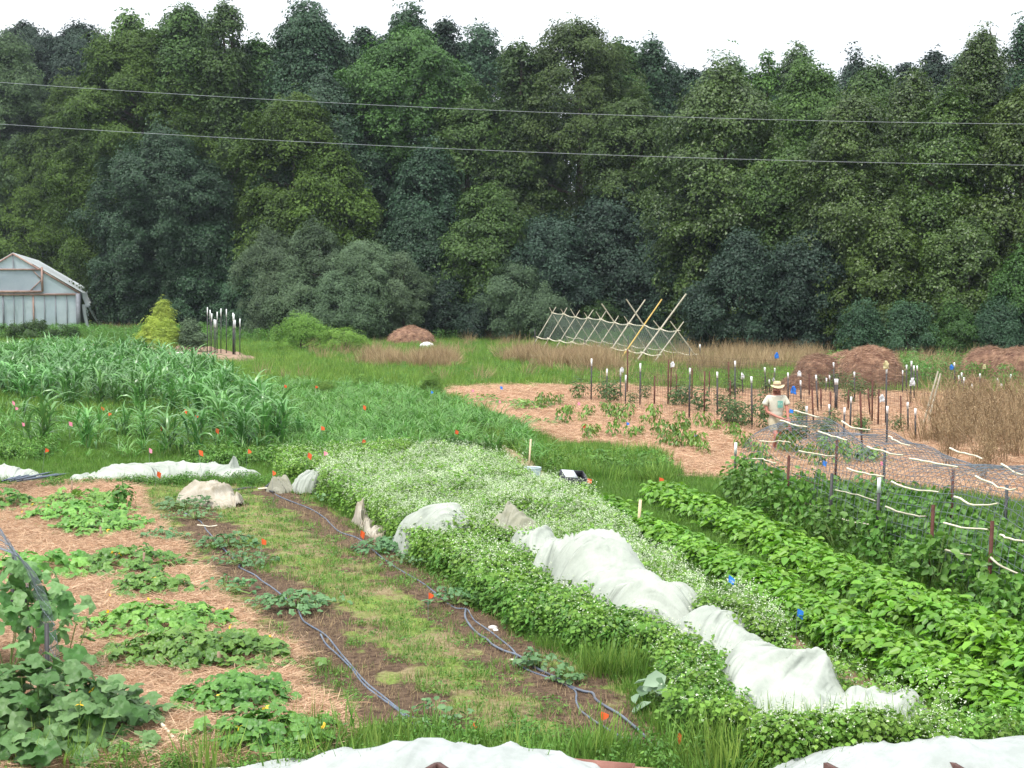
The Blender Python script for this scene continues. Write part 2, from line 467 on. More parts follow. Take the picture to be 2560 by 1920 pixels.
def strawmat():
    m, t, out = nodes('straw_mulch'); L = t.links.new
    b = t.nodes.new('ShaderNodeBsdfPrincipled'); b.inputs['Roughness'].default_value = .8; b.inputs['Specular IOR Level'].default_value = .2
    tc_ = t.nodes.new('ShaderNodeTexCoord')
    def strand(rot, sc):
        mp_ = t.nodes.new('ShaderNodeMapping'); mp_.inputs['Rotation'].default_value = (0, 0, rot); mp_.inputs['Scale'].default_value = (sc, sc * 7, sc)
        n = t.nodes.new('ShaderNodeTexNoise'); n.inputs['Scale'].default_value = 1; n.inputs['Detail'].default_value = 4; n.inputs['Distortion'].default_value = .6
        L(tc_.outputs['Object'], mp_.inputs['Vector']); L(mp_.outputs['Vector'], n.inputs['Vector']); return n
    a1, a2 = strand(.5, 9), strand(2.1, 11)
    mxx = t.nodes.new('ShaderNodeMath'); mxx.operation = 'MAXIMUM'
    L(a1.outputs['Fac'], mxx.inputs[0]); L(a2.outputs['Fac'], mxx.inputs[1])
    rp = t.nodes.new('ShaderNodeValToRGB'); e = rp.color_ramp.elements
    e[0].position = .42; e[0].color = (.22, .105, .058, 1); e[1].position = .72; e[1].color = (.52, .335, .225, 1)
    q = e.new(.56); q.color = (.385, .215, .14, 1)
    big = t.nodes.new('ShaderNodeTexNoise'); big.inputs['Scale'].default_value = .8; big.inputs['Detail'].default_value = 4
    rb = t.nodes.new('ShaderNodeValToRGB'); e = rb.color_ramp.elements
    e[0].position = .35; e[0].color = (.82, .78, .74, 1); e[1].position = .65; e[1].color = (1, 1, 1, 1)
    mul = t.nodes.new('ShaderNodeMixRGB'); mul.blend_type = 'MULTIPLY'; mul.inputs[0].default_value = 1
    L(tc_.outputs['Object'], big.inputs['Vector']); L(big.outputs['Fac'], rb.inputs['Fac'])
    L(mxx.outputs[0], rp.inputs['Fac']); L(rp.outputs[0], mul.inputs[1]); L(rb.outputs[0], mul.inputs[2]); L(mul.outputs[0], b.inputs['Base Color'])
    bp = t.nodes.new('ShaderNodeBump'); bp.inputs['Strength'].default_value = .7; bp.inputs['Distance'].default_value = .03
    L(mxx.outputs[0], bp.inputs['Height']); L(bp.outputs[0], b.inputs['Normal']); L(b.outputs[0], out.inputs['Surface']); return m
M_straw = strawmat()

HOSE_A = [Z1(1600, 570), Z1(1730, 650), Z1(1780, 730), Z1(1830, 790), Z1(1920, 885), Z1(2000, 960), Z1(2070, 1030), Z3(200, 1050), Z3(330, 1120), Z3(400, 1180), Z3(480, 1235), Z3(600, 1330), Z3(690, 1390), Z4(1010, 220), Z4(1070, 270), Z4(1200, 350), Z4(1280, 420), Z4(1370, 530), Z4(1480, 650), Z4(1540, 720), Z4(1650, 840), Z4(1800, 970), Z4(1950, 1110), Z4(2050, 1190), Z4(2212, 1245), (1090, 1835)]
HOSE_A2 = [Z4(1190, 370), Z4(1250, 470), Z4(1400, 600), Z4(1500, 700), Z4(1620, 850), Z4(1780, 990), Z4(1940, 1120), Z4(2110, 1290), Z4(2180, 1350)]
HOSE_B = [Z3(500, 400), Z3(580, 440), Z3(800, 520), Z3(930, 600), Z3(1060, 735), Z3(1220, 795), Z3(1380, 930), Z3(1530, 1040), Z3(1750, 1170), Z3(1820, 1215), Z3(1920, 1290), Z3(2060, 1390), Z6(400, 90), Z6(460, 180), Z6(560, 250), Z6(680, 340), Z6(770, 420), Z6(815, 480), Z6(820, 515), Z6(805, 540), Z6(860, 600), Z6(960, 660), Z6(1080, 700), Z6(1200, 750), Z6(1320, 810), Z6(1330, 900), Z6(1370, 980), Z6(1500, 1080), Z6(1640, 1160), Z6(1780, 1250), Z6(1940, 1360)]
HOSE_B2 = [Z6(390, 95), Z6(385, 160), Z6(430, 240), Z6(500, 310), Z6(565, 350), Z6(620, 405), Z6(720, 460), Z6(820, 495), Z6(920, 560), Z6(1010, 640), Z6(1200, 730), Z6(1300, 790), Z6(1390, 820), Z6(1470, 835), Z6(1500, 890), Z6(1600, 960), Z6(1700, 1020), Z6(1800, 1100), Z6(1900, 1190), Z6(1970, 1270)]
hoseA = np.array([at(p) for p in HOSE_A]); hoseB = np.array([at(p) for p in HOSE_B])
def soilmat():
    m, t, out = nodes('bare_soil'); L = t.links.new
    b = t.nodes.new('ShaderNodeBsdfPrincipled'); b.inputs['Roughness'].default_value = .95; b.inputs['Specular IOR Level'].default_value = .1
    tc_ = t.nodes.new('ShaderNodeTexCoord')
    def noise(s, d=6, r=.7):
        n = t.nodes.new('ShaderNodeTexNoise'); n.inputs['Scale'].default_value = s; n.inputs['Detail'].default_value = d; n.inputs['Roughness'].default_value = r
        L(tc_.outputs['Object'], n.inputs['Vector']); return n
    def ramp(src, p0, c0, p1, c1):
        r = t.nodes.new('ShaderNodeValToRGB'); e = r.color_ramp.elements
        e[0].position = p0; e[0].color = (*c0, 1); e[1].position = p1; e[1].color = (*c1, 1); L(src, r.inputs['Fac']); return r
    def mix(f, a, b_):
        q = t.nodes.new('ShaderNodeMixRGB')
        if isinstance(f, float): q.inputs[0].default_value = f
        else: L(f, q.inputs[0])
        L(a, q.inputs[1]); L(b_, q.inputs[2]); return q
    brown = ramp(noise(13).outputs['Fac'], .35, (.045, .027, .018), .68, (.17, .115, .075))
    tan = ramp(noise(16).outputs['Fac'], .35, (.16, .125, .06), .68, (.34, .27, .16))
    green = ramp(noise(18).outputs['Fac'], .35, (.10, .15, .028), .68, (.23, .32, .075))
    at_ = t.nodes.new('ShaderNodeAttribute'); at_.attribute_name = 'band'
    ad = t.nodes.new('ShaderNodeMath'); ad.operation = 'ADD'
    n1 = noise(1.7, 5, .65); s1 = t.nodes.new('ShaderNodeMath'); s1.operation = 'SUBTRACT'; s1.inputs[1].default_value = .5
    L(n1.outputs['Fac'], s1.inputs[0]); mu = t.nodes.new('ShaderNodeMath'); mu.operation = 'MULTIPLY'; mu.inputs[1].default_value = 2.2; L(s1.outputs[0], mu.inputs[0])
    L(at_.outputs['Fac'], ad.inputs[0]); L(mu.outputs[0], ad.inputs[1])
    f1 = ramp(ad.outputs[0], .38, (1, 1, 1), .55, (0, 0, 0))
    gmask = ramp(noise(1.1, 5).outputs['Fac'], .42, (0, 0, 0), .56, (1, 1, 1))
    tg = mix(gmask.outputs[0], tan.outputs[0], green.outputs[0])
    fin = mix(f1.outputs[0], tg.outputs[0], brown.outputs[0])
    L(fin.outputs[0], b.inputs['Base Color'])
    bp = t.nodes.new('ShaderNodeBump'); bp.inputs['Strength'].default_value = .9; bp.inputs['Distance'].default_value = .05
    L(noise(16, 8, .75).outputs['Fac'], bp.inputs['Height']); L(bp.outputs[0], b.inputs['Normal']); L(b.outputs[0], out.inputs['Surface']); return m
M_soil = soilmat()
def band(P): return np.clip(np.minimum(segdist(P, hoseA), segdist(P, hoseB)) / 1.1, 0, 1)
patch('soil_bed', SOIL, .1, .03, M_soil, 31, rag=.3, lump=.05, kind='structure', attr=band)
patch('dirt_path', PATH, .1, .025, surf('dirt', (.10, .06, .04), (.24, .16, .10), 9, .95, .1, .6), 37, rag=.2, lump=.04, kind='structure')
patch('dirt_path', PATH2, .15, .025, surf('dry_dirt', (.17, .14, .07), (.34, .26, .17), 7, .95, .1, .6), 38, rag=.2, lump=.04, kind='structure')
patch('straw_mulch', STRAW_L, .09, .055, M_straw, 41, rag=.42, lump=.12, label='reddish straw mulch spread between the cucumber mounds at lower left')
patch('straw_mulch', STRAW_R, .16, .055, M_straw, 43, rag=.7, lump=.16, yscale=1.5, label='reddish straw mulch spread under the pepper plants and the wire fence rows')
patch('bare_earth', MOUND, .4, .12, surf('grey_dirt', (.16, .10, .07), (.33, .24, .17), 2.5, .95, .1, .6), 47, rag=.8, lump=.15, kind='structure')
# ================================================================== TREES
rngT = np.random.default_rng(7)
LM = {
 'blue':   leafmat('foliage_blue_green', (.011, .033, .016), (.046, .106, .046), .22, .55, .3, .012),
 'dark':   leafmat('foliage_dark', (.008, .022, .014), (.030, .066, .036), .18, .6, .3, .01),  # deep leaf tone; on the lower right trees it also stands in for shade
 'green':  leafmat('foliage_mid_green', (0.0146, 0.0381, 0.0086), (0.0682, 0.1406, 0.0260), .28, .55, .3, .012),
 'bright': leafmat('foliage_bright_green', (0.0238, 0.0616, 0.0131), (0.0995, 0.2030, 0.0348), .3, .55, .3, .012),
 'olive':  leafmat('foliage_olive', (0.0168, 0.0385, 0.0071), (0.0812, 0.1421, 0.0202), .25, .6, .2, .01),
 'silver': leafmat('foliage_silver', (0.0385, 0.0700, 0.0315), (0.1204, 0.1892, 0.0946), .22, .6, .3, .01),
 'airy':   leafmat('foliage_airy', (0.0157, 0.0347, 0.0095), (0.0767, 0.1321, 0.0292), .35, .55, .3, .012),
 'vine':   leafmat('foliage_vine', (0.0123, 0.0314, 0.0066), (0.0853, 0.1492, 0.0228), .28, .45, .4, .012),
 'pale':   leafmat('foliage_pale', (0.0252, 0.0546, 0.0202), (0.1066, 0.1877, 0.0619), .3, .55, .3, .012),
 'mound':  leafmat('foliage_meadow_mound', (.08, .17, .03), (.20, .36, .07), .35, .6, .2, .01),
 'lime':   leafmat('foliage_lime', (.17, .25, .035), (.36, .46, .08), .3, .6, .2, .01),
}
M_bark = surf('bark', (.07, .055, .045), (.15, .12, .10), 6, .9, .1, .5)
def crown_parts(rng, W, Z0, Z1, leaf, dens=1.0, prof='round', rc=None, airy=0.0, depth=1.0, asp=.62, shape='rhomb', lobes=0):
    H_ = Z1 - Z0
    rc = rc or (.05 * W + .6)
    rc = min(rc, W * .28, H_ * .3)
    area = math.pi * W * H_ * .8 / 2 * (1 + depth) * .5 * 2
    nc = int(2.2 * area / (math.pi * rc * rc) * dens) + 8
    t = rng.random(nc)
    tm = {'round': .42, 'dome': .15, 'column': .4, 'cone': .12, 'top': .62}[prof]
    bot = {'round': .55, 'dome': .95, 'column': .85, 'cone': .95, 'top': .30}[prof]
    ex = {'round': 2.2, 'dome': 2.0, 'column': 3.2, 'cone': 1.3, 'top': 2.4}[prof]
    def rad(t): return np.where(t < tm, bot + (1 - bot) * np.sin(np.clip(t / tm, 0, 1) * math.pi / 2), np.clip(1 - np.clip((t - tm) / (1 - tm), 0, 1) ** ex, 0, 1) ** .62)
    az = rng.uniform(0, 2 * math.pi, nc)
    lob = 1 + .10 * rng.normal(size=nc) + .16 * np.sin(az * 3 + rng.uniform(0, 6)) * np.sin(t * 7 + rng.uniform(0, 6)) + .1 * np.sin(az * 5 + t * 11 + rng.uniform(0, 6))
    u = np.where(rng.random(nc) < .74, rng.uniform(.82, 1.0, nc), rng.uniform(.3, .82, nc))
    Rr = np.maximum(W / 2 - rc * .55, .2) * rad(t) * lob * u
    c = np.stack([Rr * np.cos(az), Rr * np.sin(az) * depth, Z0 + rc * .3 + t * (H_ - rc * .95)], 1)
    keep = (np.sin(az) < .3) | (rng.random(nc) < .45) | (t > .8)
    c = c[keep]; nc = len(c)
    rcs = rc * rng.uniform(.4, 1.5, nc)
    if airy: rcs *= rng.uniform(1 - airy * .4, 1, nc)
    sr = leaf * 1.55                                        # sprays of leaves, in tiers on the upper and outer side of each bough
    ns = np.maximum((5.2 * rcs ** 2 / sr ** 2 * (1 - .45 * airy)).astype(int), 4)
    si = np.repeat(np.arange(nc), ns); m_ = len(si)
    d = rdir(rng, m_); flip = (d[:, 2] < -.1) & (rng.random(m_) < .7); d[flip, 2] *= -1
    outw = norm(np.stack([c[si, 0], c[si, 1], np.full(m_, .15)], 1))
    sgn = (d * outw).sum(1); d = np.where(((sgn < -.2) & (rng.random(m_) < .6))[:, None], d - 2 * sgn[:, None] * outw, d)
    rr = np.where(rng.random(m_) < .7, rng.uniform(.8, 1.08, m_), rng.uniform(.35, .8, m_))
    rr = np.where(rng.random(m_) < .10, rng.uniform(1.1, 1.45, m_), rr)
    stretch = np.stack([.88 + .3 * np.sin(np.arange(nc) * 2.1), .9 + .3 * np.cos(np.arange(nc) * 1.3), 1.0 + .42 * np.sin(np.arange(nc) * 3.7)], 1)
    S = c[si] + d * (rcs[si] * rr)[:, None] * stretch[si]
    sn = norm(d * .6 + outw * .45 + np.array([0, 0, .55]) + rdir(rng, m_) * .25)
    nl = rng.integers(7, 15, m_)
    idx = np.repeat(np.arange(m_), nl); n = len(idx)
    q = rdir(rng, n); q -= (q * sn[idx]).sum(1)[:, None] * sn[idx]; q = norm(q)
    rad_ = np.sqrt(rng.random(n)) * sr * rng.uniform(.7, 1.3, m_)[idx]
    P = S[idx] + q * rad_[:, None] + sn[idx] * (rng.normal(0, .10, n) * leaf - .22 * rad_ ** 2 / sr)[:, None]
    P[:, 2] = np.maximum(P[:, 2], .03)
    nr = norm(sn[idx] * .8 + q * .25 + rdir(rng, n) * .45)
    dr = q + rdir(rng, n) * .45 - np.array([0, 0, .25])
    ct = rng.uniform(0, 1, nc); st = rng.uniform(0, 1, m_)
    tint = np.clip(.35 * ct[si][idx] + .3 * st[idx] + .35 * rng.random(n) + .25 * (rr[idx] - .9), 0, 1)
    L_ = leaf * rng.uniform(.65, 1.25, n)
    return leaves(rng, shape, P, nr, dr, L_, L_ * asp / .6, 0, tint), c
def trunk_parts(rng, W, Z0, Ht, c, nlimb=7, r=None):
    r = r or .018 * Ht + .03
    zs = np.linspace(-.1, Ht * .82, 7)
    wob = np.cumsum(rng.normal(0, .10, (7, 2)), 0); wob[0] = 0
    tr = np.concatenate([wob * .6, zs[:, None]], 1)
    parts = [(*tube(tr, np.linspace(r * 1.15, r * .25, 7), 7), 0)]
    sel = rng.choice(len(c), min(nlimb, len(c)), replace=False)
    for k in sel:
        tgt = c[k]; z0 = max(Ht * .12, min(tgt[2] - .35 * np.linalg.norm(tgt[:2]) - .4, Ht * .75))
        b = np.array([np.interp(z0, zs, tr[:, 0]), np.interp(z0, zs, tr[:, 1]), z0])
        mid = b * .5 + tgt * .5 + np.array([0, 0, -.08 * np.linalg.norm(tgt - b)])
        rr = r * .42
        parts.append((*tube(spline([b, mid, tgt], 4), np.linspace(rr, rr * .25, 9), 5), 0))
    return parts
LSC = .76
def tree(xv, topv, wv, Y, mat, label, prof='round', leaf=.3, botv=None, dens=1.0, airy=0.0, rc=None, name='tree', cat='tree', group='trees along the edge of the wood', trunk=True, limbs=7, depth=.9, asp=.62, shape='rhomb', bark=None):
    m = Y / 3024.3; leaf = leaf * LSC
    x = (xv - 1106) * m; W = wv * m
    zt = aty(V(xv, topv), Y)[2]
    zb = .25 if botv is None else max(.2, aty(V(xv, botv), Y)[2])
    seed = abs(int(xv * 7 + topv * 13 + Y)); rng = np.random.default_rng(seed)
    root = thing(name, (x, Y, 0), label, cat, group)
    parts, c = crown_parts(rng, W, zb, zt, leaf, dens, prof, rc, airy, depth, asp, shape)
    build('crown' if cat == 'tree' else 'foliage', parts, LM[mat], root)
    if trunk: build('trunk' if cat == 'tree' else 'stem', trunk_parts(rng, W, zb, zt, c, limbs), bark or M_bark, root)
    return root
GB = 'tall trees at the back of the wood'
GM = 'trees along the edge of the wood'
# back row, tops against the sky:  x, top, width, distance
for a in [
 (-40, 70, 240, 176, 'blue', 'bluish tree at the far left behind the pale leafy tree', 'round', .40, 0),
 (75, 52, 200, 175, 'dark', 'dark blue-grey tree with a flat knobbly top at upper left', 'round', .38, 0),
 (190, 58, 200, 172, 'dark', 'dark blue-grey tree just left of the light green treetop', 'round', .38, 0),
 (300, 38, 120, 134, 'bright', 'light green treetop poking up behind the dark grey-blue trees', 'round', .38, .3),
 (405, 20, 150, 126, 'green', 'green tree with rounded top behind the broad olive tree', 'round', .36, .2),
 (495, 14, 105, 124, 'green', 'tall narrow green tree left of the first gap of sky', 'column', .36, .15),
 (562, 92, 100, 126, 'green', 'lower green tree filling the dip between two tall trees', 'round', .36, .2),
 (672, 14, 165, 122, 'blue', 'very tall blue-green tree with upright top right of the sky gap', 'column', .36, .12),
 (790, 62, 70, 126, 'blue', 'slim pointed treetop right of the tallest blue-green tree', 'cone', .36, .1),
 (890, 26, 125, 130, 'blue', 'dark dome topped tree behind the bright green crown', 'round', .38, .1),
 (965, 45, 66, 130, 'dark', 'small dark pointed treetop right of the dark dome', 'cone', .38, .1),
 (1040, 60, 100, 128, 'blue', 'thin leaved tree with sky showing through its top', 'column', .36, .5),
 (1125, 92, 120, 112, 'airy', 'yellow-green bushy top left of the tall airy tree', 'round', .34, .3),
 (1330, 92, 130, 118, 'green', 'rounded green crown just right of the tall airy tree top', 'round', .36, .15),
 (1405, 98, 95, 120, 'blue', 'blue-green narrow crown stepping down toward the right', 'column', .36, .2),
 (1490, 138, 100, 122, 'blue', 'low blue-green crown at the foot of the sky gap', 'round', .36, .25),
 (1565, 122, 90, 122, 'pale', 'pale green top with loose leaves in the right half', 'round', .36, .35),
 (1648, 112, 62, 120, 'bright', 'small round sparse treetop standing alone against the sky', 'column', .34, .6),
 (1712, 108, 92, 120, 'pale', 'thin see-through treetop right of the small round one', 'column', .34, .62),
 (1838, 124, 95, 132, 'dark', 'dark grey treetop behind the green hump at right', 'round', .40, .35),
 (1868, 150, 150, 116, 'green', 'mid green hump below the dark grey treetop', 'round', .36, .1),
 (1950, 122, 85, 134, 'dark', 'grey sparse treetop left of its grey neighbour', 'round', .40, .5),
 (2005, 112, 85, 134, 'dark', 'grey sparse treetop just left of the vine covered tower', 'round', .40, .45),
 (2205, 40, 80, 118, 'blue', 'bluish treetop cut by the right edge of the picture', 'column', .36, .2),
 (2300, 60, 160, 118, 'blue', 'bluish tree past the right edge behind the vines', 'round', .36, .2),
 (-180, 80, 260, 176, 'blue', 'bluish tree beyond the left edge of the picture', 'round', .42, .0),
]:
    tree(a[0], a[1], a[2], a[3], a[4], a[5], a[6], a[7], botv=430, airy=a[8], dens=1.1 if a[8] < .3 else .95, group=GB, rc=1.05, limbs=9)
for x, t in [(30, 105), (130, 92), (245, 85), (345, 72), (450, 62), (525, 120), (590, 118), (640, 60), (735, 90), (830, 88), (925, 80), (1000, 92), (1085, 118), (1170, 128), (1300, 120), (1375, 128), (1450, 160), (1530, 158), (1605, 152), (1680, 158), (1765, 166), (1910, 165), (2060, 150), (2140, 140)]:
    tree(x, t, 125, 144 if x > 240 else 180, ['blue', 'green', 'dark', 'pale'][x % 4], 'tree glimpsed between the tall treetops at the back of the wood', 'round', .40, botv=380, dens=.9, group='trees glimpsed between the treetops', rc=1.1, limbs=4)
# middle row
for a in [
 (890, 85, 310, 116, 'bright', 'broad bright green crown below the dark dome', 'round', .32, .1, 380),
 (700, 180, 280, 114, 'blue', 'deep blue-green tree below the tallest trees left of centre', 'round', .32, .1, None),
 (840, 230, 240, 110, 'blue', 'shaded blue-green tree left of the leaning bushy crown', 'round', .32, .1, None),
 (10, 82, 290, 162, 'pale', 'pale grey-green tree filling the left edge', 'round', .32, .1, None),
 (-160, 130, 280, 160, 'pale', 'grey-green tree past the left edge above the greenhouse', 'round', .34, .1, None),
 (315, 76, 370, 118, 'olive', 'huge olive green oak-like tree at upper left', 'round', .30, .0, None),
 (170, 190, 250, 160, 'olive', 'olive green lower crown between the pale tree and the maple', 'round', .30, .0, None),
 (470, 170, 270, 104, 'olive', 'olive green crown sloping down right of the huge olive tree', 'round', .30, .0, None),
 (645, 220, 260, 101, 'olive', 'rounded olive green tree left of centre with yellowish top', 'round', .29, .0, None),
 (720, 330, 210, 99, 'olive', 'lower olive crown right of the rounded olive tree', 'round', .29, .0, None),
 (560, 350, 240, 98, 'olive', 'dull olive tree right behind the blue-green maple', 'dome', .29, .0, None),
 (60, 330, 260, 158, 'olive', 'dark olive tree above the greenhouse peak', 'dome', .29, .0, None),
 (1010, 190, 230, 106, 'green', 'leaning bushy green crown with yellow edge left of the airy tree', 'round', .30, .15, None),
 (930, 330, 220, 102, 'blue', 'shady blue-green tree at centre left', 'dome', .30, .1, None),
 (1245, 52, 310, 106, 'airy', 'tall airy tree with feathery leaves rising at the centre', 'round', .27, .33, 640),
 (1130, 200, 240, 106, 'airy', 'left shoulder crown of feathery leaves beside the tall airy tree', 'round', .27, .3, None),
 (1370, 210, 210, 106, 'airy', 'right shoulder crown of feathery leaves beside the tall airy tree', 'round', .27, .3, None),
 (1330, 420, 260, 104, 'dark', 'dark shaded tree low behind the pole trellis', 'dome', .28, .1, None),
 (1560, 165, 310, 90, 'vine', 'broad dense green tree right of the airy tree', 'round', .27, .05, None),
 (1745, 150, 220, 92, 'bright', 'lighter green tree with upright shoots right of the dense tree', 'round', .27, .1, None),
 (1700, 330, 200, 86, 'green', 'green tree with layered drooping boughs at centre right', 'column', .26, .1, None),
 (1520, 400, 240, 92, 'dark', 'dark tree above the right end of the pole trellis', 'dome', .26, .1, None),  # leaf colour darkened to paint the shadow gap between the trees
 (1960, 180, 190, 90, 'vine', 'yellow-green vine draped crown left of the tall vine tower', 'round', .26, .05, None),
]:
    tree(a[0], a[1], a[2], (max(a[3] + 7, 127) if 200 < a[0] < 600 else a[3] + (7 if a[0] < 1300 and a[3] < 112 else 0)), a[4], a[5], a[6], a[7], botv=a[9], airy=a[8], group=GM)
# front row and shrubs
tree(355, 298, 330, 118, 'blue', 'large blue-green maple-like tree right of the greenhouse', 'round', leaf=.25, rc=1.0, dens=1.15)
tree(305, 430, 180, 117, 'blue', 'lower left bough mass of the blue-green maple-like tree', 'dome', leaf=.25, rc=.9)
tree(450, 480, 180, 116, 'blue', 'lower right bough mass beside the silvery shrubs', 'dome', leaf=.25, rc=.9)
tree(75, 528, 300, 164, 'dark', 'dark low tree directly behind the greenhouse roof', 'dome', leaf=.3)
tree(185, 480, 130, 164, 'dark', 'dark tree seen between the greenhouse and the maple-like tree', 'dome', leaf=.3)
tree(1840, 218, 270, 80, 'vine', 'wide hump of vines smothering a tree at right', 'dome', leaf=.22, rc=.85, dens=1.15)
tree(2105, 105, 220, 81, 'vine', 'tall tower of vines with a bare snag on top', 'cone', leaf=.22, rc=.85, dens=1.2)
tree(2030, 215, 180, 79, 'vine', 'low vine hump between the wide hump and the tall tower', 'round', leaf=.22, rc=.85)
tree(2200, 190, 230, 77, 'vine', 'vine covered tree at the right edge', 'round', leaf=.22, rc=.85)
tree(2330, 150, 240, 78, 'vine', 'vine covered tree past the right edge', 'round', leaf=.24, rc=.9)
tree(2080, 480, 260, 75, 'vine', 'dark green sapling cluster behind the right hay bales', 'dome', leaf=.2, rc=.7)
tree(1905, 470, 200, 77, 'vine', 'green bushy tree behind the large hay bale', 'dome', leaf=.2, rc=.7)
tree(1755, 500, 210, 79, 'dark', 'shadowy dark tree left of the hay bales', 'dome', leaf=.22, rc=.8)  # darker leaf colour imitates deep shade between the vine trees
tree(1610, 520, 240, 81, 'dark', 'dark low tree between trellis and bales', 'dome', leaf=.22, rc=.8)  # foliage coloured dark in place of shadow under the crowns
tree(1050, 420, 230, 103, 'green', 'green sumac-like tree left below the airy tree', 'dome', leaf=.27, rc=.9)
tree(900, 470, 210, 104, 'blue', 'dark blue-green tree right behind the silvery shrubs', 'dome', leaf=.25, rc=.9)
tree(1190, 480, 230, 101, 'dark', 'shaded tree behind the left end of the pole trellis', 'dome', leaf=.25, rc=.9)
tree(2210, 560, 170, 72, 'green', 'leafy green shrub-tree at the right edge above the bales', 'dome', leaf=.18, rc=.6)
GS = 'shrubs at the foot of the wood'
SHR = dict(name='shrub', cat='shrub', group=GS, leaf=.18, limbs=10)
tree(590, 515, 170, 100, 'silver', 'silvery green shrub left in the pale thicket', 'round', rc=.7, asp=.4, **SHR)
tree(690, 492, 170, 100, 'silver', 'tallest silvery green shrub in the pale thicket', 'round', rc=.7, asp=.4, **SHR)
tree(790, 520, 180, 99, 'silver', 'wide silvery green shrub right of the tallest one', 'round', rc=.7, asp=.4, **SHR)
tree(870, 555, 120, 99, 'silver', 'silvery shrub at the right end of the pale thicket', 'round', rc=.6, asp=.4, **SHR)
tree(640, 590, 150, 98, 'silver', 'low silvery shrub in front of the tallest one', 'dome', rc=.6, asp=.4, **SHR)
tree(740, 600, 190, 97, 'silver', 'low spreading silvery shrub in front at the middle', 'dome', rc=.6, asp=.4, **SHR)
tree(530, 590, 110, 104, 'blue', 'dark low shrub at the left end of the pale thicket', 'dome', rc=.6, **SHR)
tree(1110, 575, 130, 98, 'silver', 'grey-green shrub left of the pole trellis', 'round', rc=.6, asp=.4, **SHR)
tree(1175, 620, 120, 97, 'silver', 'grey-green shrub right behind the start of the pole trellis', 'dome', rc=.6, asp=.4, **SHR)
tree(960, 600, 130, 101, 'dark', 'dark shrub between the two silvery thickets', 'dome', rc=.6, **SHR)
tree(1040, 640, 110, 100, 'dark', 'dark low shrub beside the grey-green one', 'dome', rc=.6, **SHR)
tree(1280, 655, 120, 99, 'green', 'round green shrub seen through the pole trellis', 'dome', rc=.5, **SHR)
tree(1860, 660, 110, 73, 'blue', 'feathery blue-green shrub behind the left hay bale', 'dome', rc=.45, asp=.35, **SHR)
tree(1960, 655, 140, 72, 'blue', 'feathery blue-green shrub behind the large hay bale', 'dome', rc=.5, asp=.35, **SHR)
tree(2070, 665, 120, 71, 'green', 'bright green shrub with arching fronds right of the large bale', 'dome', rc=.45, asp=.35, **SHR)
tree(2160, 655, 140, 71, 'blue', 'blue-green shrub above the right hay bale', 'dome', rc=.5, asp=.35, **SHR)
tree(350, 660, 52, 84, 'lime', 'round lime yellow bush at left', 'round', name='shrub', cat='shrub', group='lime yellow bushes', leaf=.09, rc=.45, trunk=False)
tree(330, 692, 60, 83, 'lime', 'lower lime yellow bush in front of the round one', 'dome', name='shrub', cat='shrub', group='lime yellow bushes', leaf=.09, rc=.45, trunk=False)
tree(362, 700, 60, 82, 'lime', 'small lime yellow bush at the right foot of the round one', 'dome', name='shrub', cat='shrub', group='lime yellow bushes', leaf=.09, rc=.4, trunk=False)
tree(415, 700, 60, 82, 'silver', 'grey-blue bush between lime bushes and fence posts', 'dome', name='shrub', cat='shrub', group=GS, leaf=.12, rc=.4)
tree(650, 690, 130, 84, 'mound', 'big mound of light green weeds before the silvery shrubs', 'dome', name='shrub', cat='shrub', group=GS, leaf=.13, rc=.45, asp=.3)
tree(745, 705, 110, 82, 'mound', 'right mound of light green weeds before the silvery shrubs', 'dome', name='shrub', cat='shrub', group=GS, leaf=.13, rc=.4, asp=.3)
tree(70, 700, 210, 100, 'green', 'long low green bush in front of the greenhouse wall', 'dome', name='shrub', cat='shrub', group=GS, leaf=.14, rc=.4, depth=.3)
tree(935, 808, 52, 50, 'mound', 'round weed bush at the left corner of the straw plot', 'dome', name='shrub', cat='shrub', group='dark weed bushes in the meadow', leaf=.07, rc=.2, asp=.3)
tree(780, 815, 50, 52, 'mound', 'green weed bush left of the one at the straw corner', 'dome', name='shrub', cat='shrub', group='dark weed bushes in the meadow', leaf=.07, rc=.2, asp=.3)
tree(700, 822, 50, 50, 'mound', 'faint green weed bush at the edge of the tall crop', 'dome', name='shrub', cat='shrub', group='dark weed bushes in the meadow', leaf=.07, rc=.2, asp=.3)
# snag on top of the vine tower
o = aty(V(2142, 100), 81)
s0 = thing('dead_snag', o, 'bare grey forked snag sticking out of the tall vine tower', 'dead branch')
build('branch', [(*tube(np.array([[0, 0, -1.5], [.05, 0, -.4], [.02, 0, .3], [-.12, 0, .9], [-.05, 0, 1.15]]), [.1, .08, .06, .04, .015], 6), 0)], M_bark, s0)
build('branch', [(*tube(np.array([[.02, 0, .2], [.22, .05, .55], [.3, .05, .8]]), [.05, .035, .012], 5), 0)], M_bark, s0)
# far woods that close the gaps
def far_woods():
    rng = np.random.default_rng(99)
    n = 60000
    x = rng.uniform(-105, 105, n); Yb = rng.uniform(192, 200, n)
    top = 23 + 6 * fbm(x * .12, x * 0, 5)
    z = rng.random(n) ** .8 * top
    P = np.stack([x, Yb, z], 1)
    L_ = rng.uniform(.7, 1.4, n)
    build_ = leaves(rng, 'rhomb', P, norm(rdir(rng, n) + np.array([0, -.7, .5])), rdir(rng, n), L_, L_)
    tag(build('far_woods', build_, LM['dark']), 'dark depth of the wood seen between the trunks', 'woods', kind='stuff')
far_woods()
